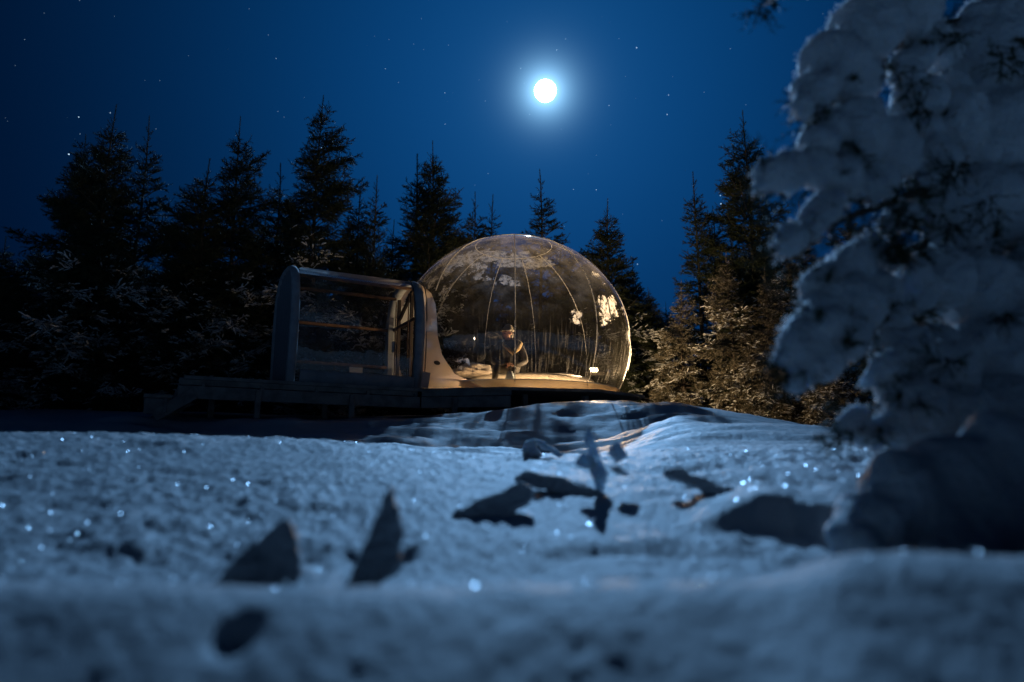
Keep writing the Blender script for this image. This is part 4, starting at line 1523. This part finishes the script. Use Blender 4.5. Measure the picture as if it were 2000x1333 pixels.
HOAR = []
BOUGHS = [
    [(1760, 20, 95, 1.15), (1690, 60, 85, 1.1), (1630, 130, 70, 1.05), (1590, 175, 50, 1.02), (1568, 205, 32, 1.0), (1680, 150, 60, 1.08)],
    [(1830, 90, 70, 1.2), (1800, 190, 50, 1.18), (1770, 60, 60, 1.2), (1775, 130, 34, 1.15, 1768, 235, 30, 1.12)],
    [(1740, 290, 80, 1.1), (1670, 270, 75, 1.06), (1620, 260, 40, 1.03), (1600, 285, 38, 1.0), (1700, 340, 60, 1.08)],
    [(1500, 350, 34, .98), (1540, 325, 38, .98), (1590, 330, 50, 1.0), (1650, 345, 48, 1.02), (1700, 365, 40, 1.05), (1482, 368, 20, .97)],
    [(1632, 385, 26, 1.0, 1530, 478, 26, .95), (1545, 462, 34, .95)],
    [(1900, 130, 120, 1.3), (1970, 60, 120, 1.3), (1860, 240, 85, 1.22), (1940, 260, 110, 1.28), (1830, 310, 60, 1.18), (2050, 200, 120, 1.3)],
    [(1830, 400, 70, 1.2), (1900, 400, 95, 1.25), (1980, 420, 110, 1.28), (1760, 420, 45, 1.12), (1860, 470, 70, 1.22), (2060, 400, 110, 1.3)],
    [(1700, 470, 38, 1.06, 1600, 560, 40, 1.0), (1660, 520, 55, 1.03), (1720, 500, 50, 1.08)],
    [(1660, 600, 62, 1.02), (1610, 590, 52, 1.0), (1590, 650, 55, .98), (1560, 660, 40, .97), (1540, 690, 36, .96), (1600, 700, 50, .98), (1568, 735, 28, .96), (1650, 660, 50, 1.0), (1560, 755, 16, .96)],
    [(1730, 560, 48, 1.05), (1700, 610, 40, 1.04), (1745, 620, 45, 1.06), (1700, 545, 30, 1.03)],
    [(1830, 550, 82, 1.12), (1900, 570, 105, 1.18), (1980, 600, 120, 1.2), (1790, 590, 40, 1.08), (2060, 560, 120, 1.2)],
    [(1770, 690, 74, 1.06), (1830, 720, 100, 1.1), (1920, 720, 120, 1.14), (1740, 740, 42, 1.04), (2020, 720, 120, 1.16)],
    [(1780, 800, 78, 1.04), (1750, 780, 46, 1.02), (1860, 820, 100, 1.08), (1950, 820, 110, 1.1), (1755, 850, 48, 1.02), (2040, 820, 110, 1.12)],
    [(1650, 835, 26, 1.0), (1675, 815, 24, 1.0), (1690, 845, 28, 1.0), (1720, 830, 30, 1.01)],
    [(1500, 4, 12, 1.0, 1565, -50, 26, 1.01), (1575, -60, 34, 1.02), (1640, -60, 60, 1.05)],
]
for i, l in enumerate(BOUGHS):
    bough(l, 50 + i)
hv = np.concatenate(HOAR)
hr = obj("hoar_frost", np_mesh("hoar_frost", hv, np.arange(len(hv)).reshape(-1, 3), M["frost"]), near)
hr["kind"] = "stuff"
# stem and limbs
stem = [PN(1990, 1080, 1.35) - no_, PN(1960, 800, 1.34) - no_, PN(1945, 400, 1.34) - no_, PN(1930, 0, 1.34) - no_, PN(1920, -300, 1.34) - no_]
tube_obj("trunk", stem, [.05, .045, .038, .03, .022], M["bark"], near, 10)
LIMBS = [((1935, 30, 1.33), (1760, 60, 1.16), (1590, 190, 1.03)), ((1945, 200, 1.34), (1760, 280, 1.12), (1620, 275, 1.03)), ((1945, 290, 1.34), (1700, 350, 1.06), (1500, 355, .985)),
         ((1945, 330, 1.34), (1700, 400, 1.06), (1535, 475, .955)), ((1950, 430, 1.34), (1720, 500, 1.08), (1610, 560, 1.01)), ((1950, 480, 1.34), (1700, 590, 1.04), (1560, 720, .97)),
         ((1955, 560, 1.34), (1800, 600, 1.12), (1700, 600, 1.04)), ((1960, 650, 1.34), (1800, 740, 1.1), (1740, 745, 1.04)), ((1965, 740, 1.34), (1800, 810, 1.06), (1660, 835, 1.0))]
sp0, sp1 = [], []
rr_ = np.random.default_rng(5)


def spray(p, d, l):
    p = np.array(p); d = np.array(d) / np.linalg.norm(d)
    n = max(1, int(l / .03))
    for i in range(n):
        q = p + d * (l / n)
        sp0.append(p); sp1.append(q)
        for s in (1, -1):
            sd = np.cross(d, [0, 1.0, 0]) * s
            nd = d * .7 + sd * .7 + rr_.normal(0, .25, 3); nd /= np.linalg.norm(nd)
            ll = .045 * (1 - i / n) + .02
            sp0.append(p); sp1.append(p + nd * ll)
        d = d + rr_.normal(0, .12, 3); d /= np.linalg.norm(d); p = q


for L3 in LIMBS:
    pts = [PN(*q) - no_ for q in L3]
    path = []
    for i in range(9):
        t = i / 8
        path.append(pts[0] * (1 - t) ** 2 + pts[1] * 2 * t * (1 - t) + pts[2] * t * t)
    tube_obj("branch", path, [.014 * (1 - i / 9) + .003 for i in range(9)], M["bark"], near, 6)
    for i in range(2, 9):
        for s in range(5):
            d = (path[i] - path[i - 1]).normalized()
            dv = np.array(d) + rr_.normal(0, .7, 3) + np.array([0, .15, -.25])
            spray(path[i], dv, rr_.uniform(.06, .12))
for (px, py, Y) in ((1600, 225, 1.0), (1575, 225, .98), (1640, 395, .98), (1665, 300, .98), (1745, 395, 1.0), (1790, 150, 1.05), (1810, 210, 1.06), (1880, 60, 1.1), (1880, 330, 1.08), (1850, 350, 1.05), (1920, 390, 1.08), (1850, 440, 1.05),
                    (1780, 440, 1.02), (1740, 460, 1.0), (1640, 590, .96), (1590, 640, .93), (1640, 660, .95), (1560, 690, .92), (1700, 660, .98), (1730, 700, 1.0), (1750, 480, 1.0), (1800, 500, 1.03), (1930, 480, 1.1), (1960, 620, 1.05), (1960, 110, 1.15), (1990, 90, 1.15),
                    (1780, 760, .97), (1850, 700, .98), (1500, 10, 1.0)):
    for s in range(4):
        c = np.array(PN(px + rr_.normal(0, 10), py + rr_.normal(0, 10), Y + .04) - no_)
        spray(c, rr_.normal(0, .5, 3) + np.array([-.3, -.2, -.6]), rr_.uniform(.05, .09))
tw = obj("needle_sprays", needle_mesh("near_needles", np.array(sp0), np.array(sp1), M["needles"], nl=.016, nw=.003, seed=3, stem=.0015), near)
tw["kind"] = "stuff"

# snow bank at the foot of the near tree
bm = bmesh.new()
bk = empty("snow_bank", (0.75, 1.2, gz(.75, 1.2)))
tag(bk, "big shadowed heap of snow at the foot of the near spruce", "snow bank")
for (px, py, r, Y) in ((1700, 1020, 75, 1.0), (1655, 1065, 50, .97), (1760, 960, 70, 1.02), (1790, 1040, 90, 1.03), (1850, 930, 85, 1.06), (1880, 1010, 110, 1.08), (1960, 900, 95, 1.1), (1980, 1000, 120, 1.12), (2080, 900, 120, 1.12), (2080, 1020, 130, 1.15), (1640, 1090, 38, .97), (1750, 1090, 55, 1.0), (1880, 1100, 60, 1.02), (2000, 1100, 70, 1.05)):
    ball(bm, P(px, py, Y) - bk.location, r / FPX * Y, (1, .9, 1))
obj("heap", voxel_mesh(bm, .011, 8, (.014, 11.0), 77, M["bough_snow"], "heap"), bk)


# ------------------------------------------------------------------ broken crust and sprigs
def slab(label, pts, Y, thick, lean, seed, name="snow_crust_slab", group="broken slabs of snow crust", mat="snow"):
    bm = bmesh.new()
    fr = [P(px, py, Y) for px, py in pts]
    base = min(p.z for p in fr)
    ctr = sum(fr, Vector()) / len(fr)
    org = Vector((ctr.x, Y, base))
    f = [bm.verts.new(p - org + Vector((0, lean * (p.z - base), 0))) for p in fr]
    bk_ = [bm.verts.new(p - org + Vector((0, lean * (p.z - base) + thick, 0))) for p in fr]
    n = len(f)
    bm.faces.new(f); bm.faces.new(bk_[::-1])
    for i in range(n): bm.faces.new([f[i], bk_[i], bk_[(i + 1) % n], f[(i + 1) % n]])
    bmesh.ops.recalc_face_normals(bm, faces=bm.faces)
    o = obj(name, voxel_mesh(bm, .0035, 3 if mat != 'snow' else 9, (.003 if mat != 'snow' else .005, 45.0), seed, M[mat], name))
    o.location = org
    tag(o, label, "snow slab", group, kind="thing")
    return o


slab("dark triangular fin of snow crust, lower and wider of the two", [(385, 1185), (395, 1160), (455, 1095), (505, 1050), (552, 1008), (574, 1055), (584, 1125), (540, 1185)], .86, .016, .12, 1, mat="shaded_crust")
slab("tall narrow curved fin of snow crust beside the lower one", [(655, 1185), (668, 1150), (708, 1075), (732, 1000), (756, 950), (772, 1000), (782, 1060), (780, 1110), (740, 1150), (738, 1185)], .88, .015, .12, 2, mat="shaded_crust")
slab("flat broken slab jutting left from the crusted hollow", [(868, 1028), (890, 1000), (960, 965), (1020, 945), (1048, 962), (1030, 990), (985, 1018), (945, 1006), (900, 1022)], hit(930, 1012), .03, .6, 3)
slab("long slab sloping down right below the upright sprig", [(1005, 940), (1030, 918), (1100, 933), (1180, 962), (1228, 992), (1190, 985), (1110, 968), (1050, 955)], hit(1110, 970), .05, .8, 4)
slab("thin ridge of crust at the lip of the right hollow", [(1305, 930), (1320, 912), (1360, 925), (1420, 950), (1475, 980), (1455, 985), (1400, 966), (1350, 945)], hit(1400, 966), .04, .6, 6)

SY = hit(1168, 962)
sprig = empty("snowy_sprig", P(1168, 965, SY))
tag(sprig, "upright frost-covered sprig standing in the broken crust", "sprig")
so_ = sprig.location


def leaf(pts, Y, thick, seed):
    bm = bmesh.new()
    fr = [P(px, py, Y) - so_ for px, py in pts]
    f = [bm.verts.new(p) for p in fr]; k = [bm.verts.new(p + Vector((0, thick, 0))) for p in fr]
    n = len(f)
    bm.faces.new(f); bm.faces.new(k[::-1])
    for i in range(n): bm.faces.new([f[i], k[i], k[(i + 1) % n], f[(i + 1) % n]])
    bmesh.ops.recalc_face_normals(bm, faces=bm.faces)
    return obj("frosted_leaf", voxel_mesh(bm, .004, 2, (.004, 40.0), seed, M["bough_snow"], "frosted_leaf"), sprig)


leaf([(1148, 828), (1158, 850), (1170, 880), (1180, 910), (1190, 925), (1182, 960), (1165, 965), (1158, 930), (1150, 900), (1143, 860)], SY, .012, 1)
leaf([(1125, 905), (1140, 885), (1162, 900), (1170, 918), (1140, 915)], SY - .02, .015, 2)
leaf([(1175, 905), (1205, 912), (1248, 936), (1200, 925)], SY - .01, .008, 3)
leaf([(1186, 885), (1204, 862), (1216, 872), (1230, 895), (1205, 905)], SY + .03, .02, 4)
tube_obj("stem", [P(1166, 985, SY + .005) - so_, P(1165, 930, SY + .005) - so_, P(1152, 835, SY + .005) - so_], [.004, .003, .002], M["bark"], sprig, 6)
sp2 = empty("fallen_sprig", P(1060, 890, 2.3))
tag(sp2, "small snow-covered sprig lying on the crest left of the upright one", "sprig")
so_ = sp2.location
sprig = sp2
leaf([(1020, 892), (1025, 865), (1042, 858), (1050, 875), (1060, 892)], 2.3, .03, 5)
leaf([(1040, 858), (1060, 862), (1085, 878), (1110, 892), (1090, 892), (1060, 875)], 2.31, .02, 6)

# ------------------------------------------------------------------ glinting surface hoar
rs = np.random.default_rng(99)
NC = 3600
hY = np.exp(rs.uniform(math.log(.62), math.log(2.7), NC)); hX = rs.uniform(-.80, .80, NC) * hY
hP = np.stack([hX, hY, ground_z(hX, hY)], 1)
toc = -hP / np.linalg.norm(hP, axis=1, keepdims=True)
hn = toc + np.array(moon_dir)[None]; hn /= np.linalg.norm(hn, axis=1, keepdims=True)
hn = hn + rs.normal(0, .28, (NC, 3)); hn /= np.linalg.norm(hn, axis=1, keepdims=True)
hs = ((0.0007 + 0.0013 * rs.random(NC) ** 2) * hY ** .9)[:, None]
ha = np.cross(hn, [0, 0, 1.0]); ha /= np.linalg.norm(ha, axis=1, keepdims=True); hb = np.cross(ha, hn)
hc_ = hP + np.array([0, 0, .004])
V = np.stack([hc_ + ha * hs * math.cos(k * math.pi / 3) + hb * hs * math.sin(k * math.pi / 3) for k in range(6)], 1).reshape(-1, 3)
F = [tuple(range(i * 6, i * 6 + 6)) for i in range(NC)]
cr = pyobj("hoar_crystals", V, F, M["ice"])
tag(cr, "tiny ice crystals glinting on the near snow", "ice crystals", kind="stuff")
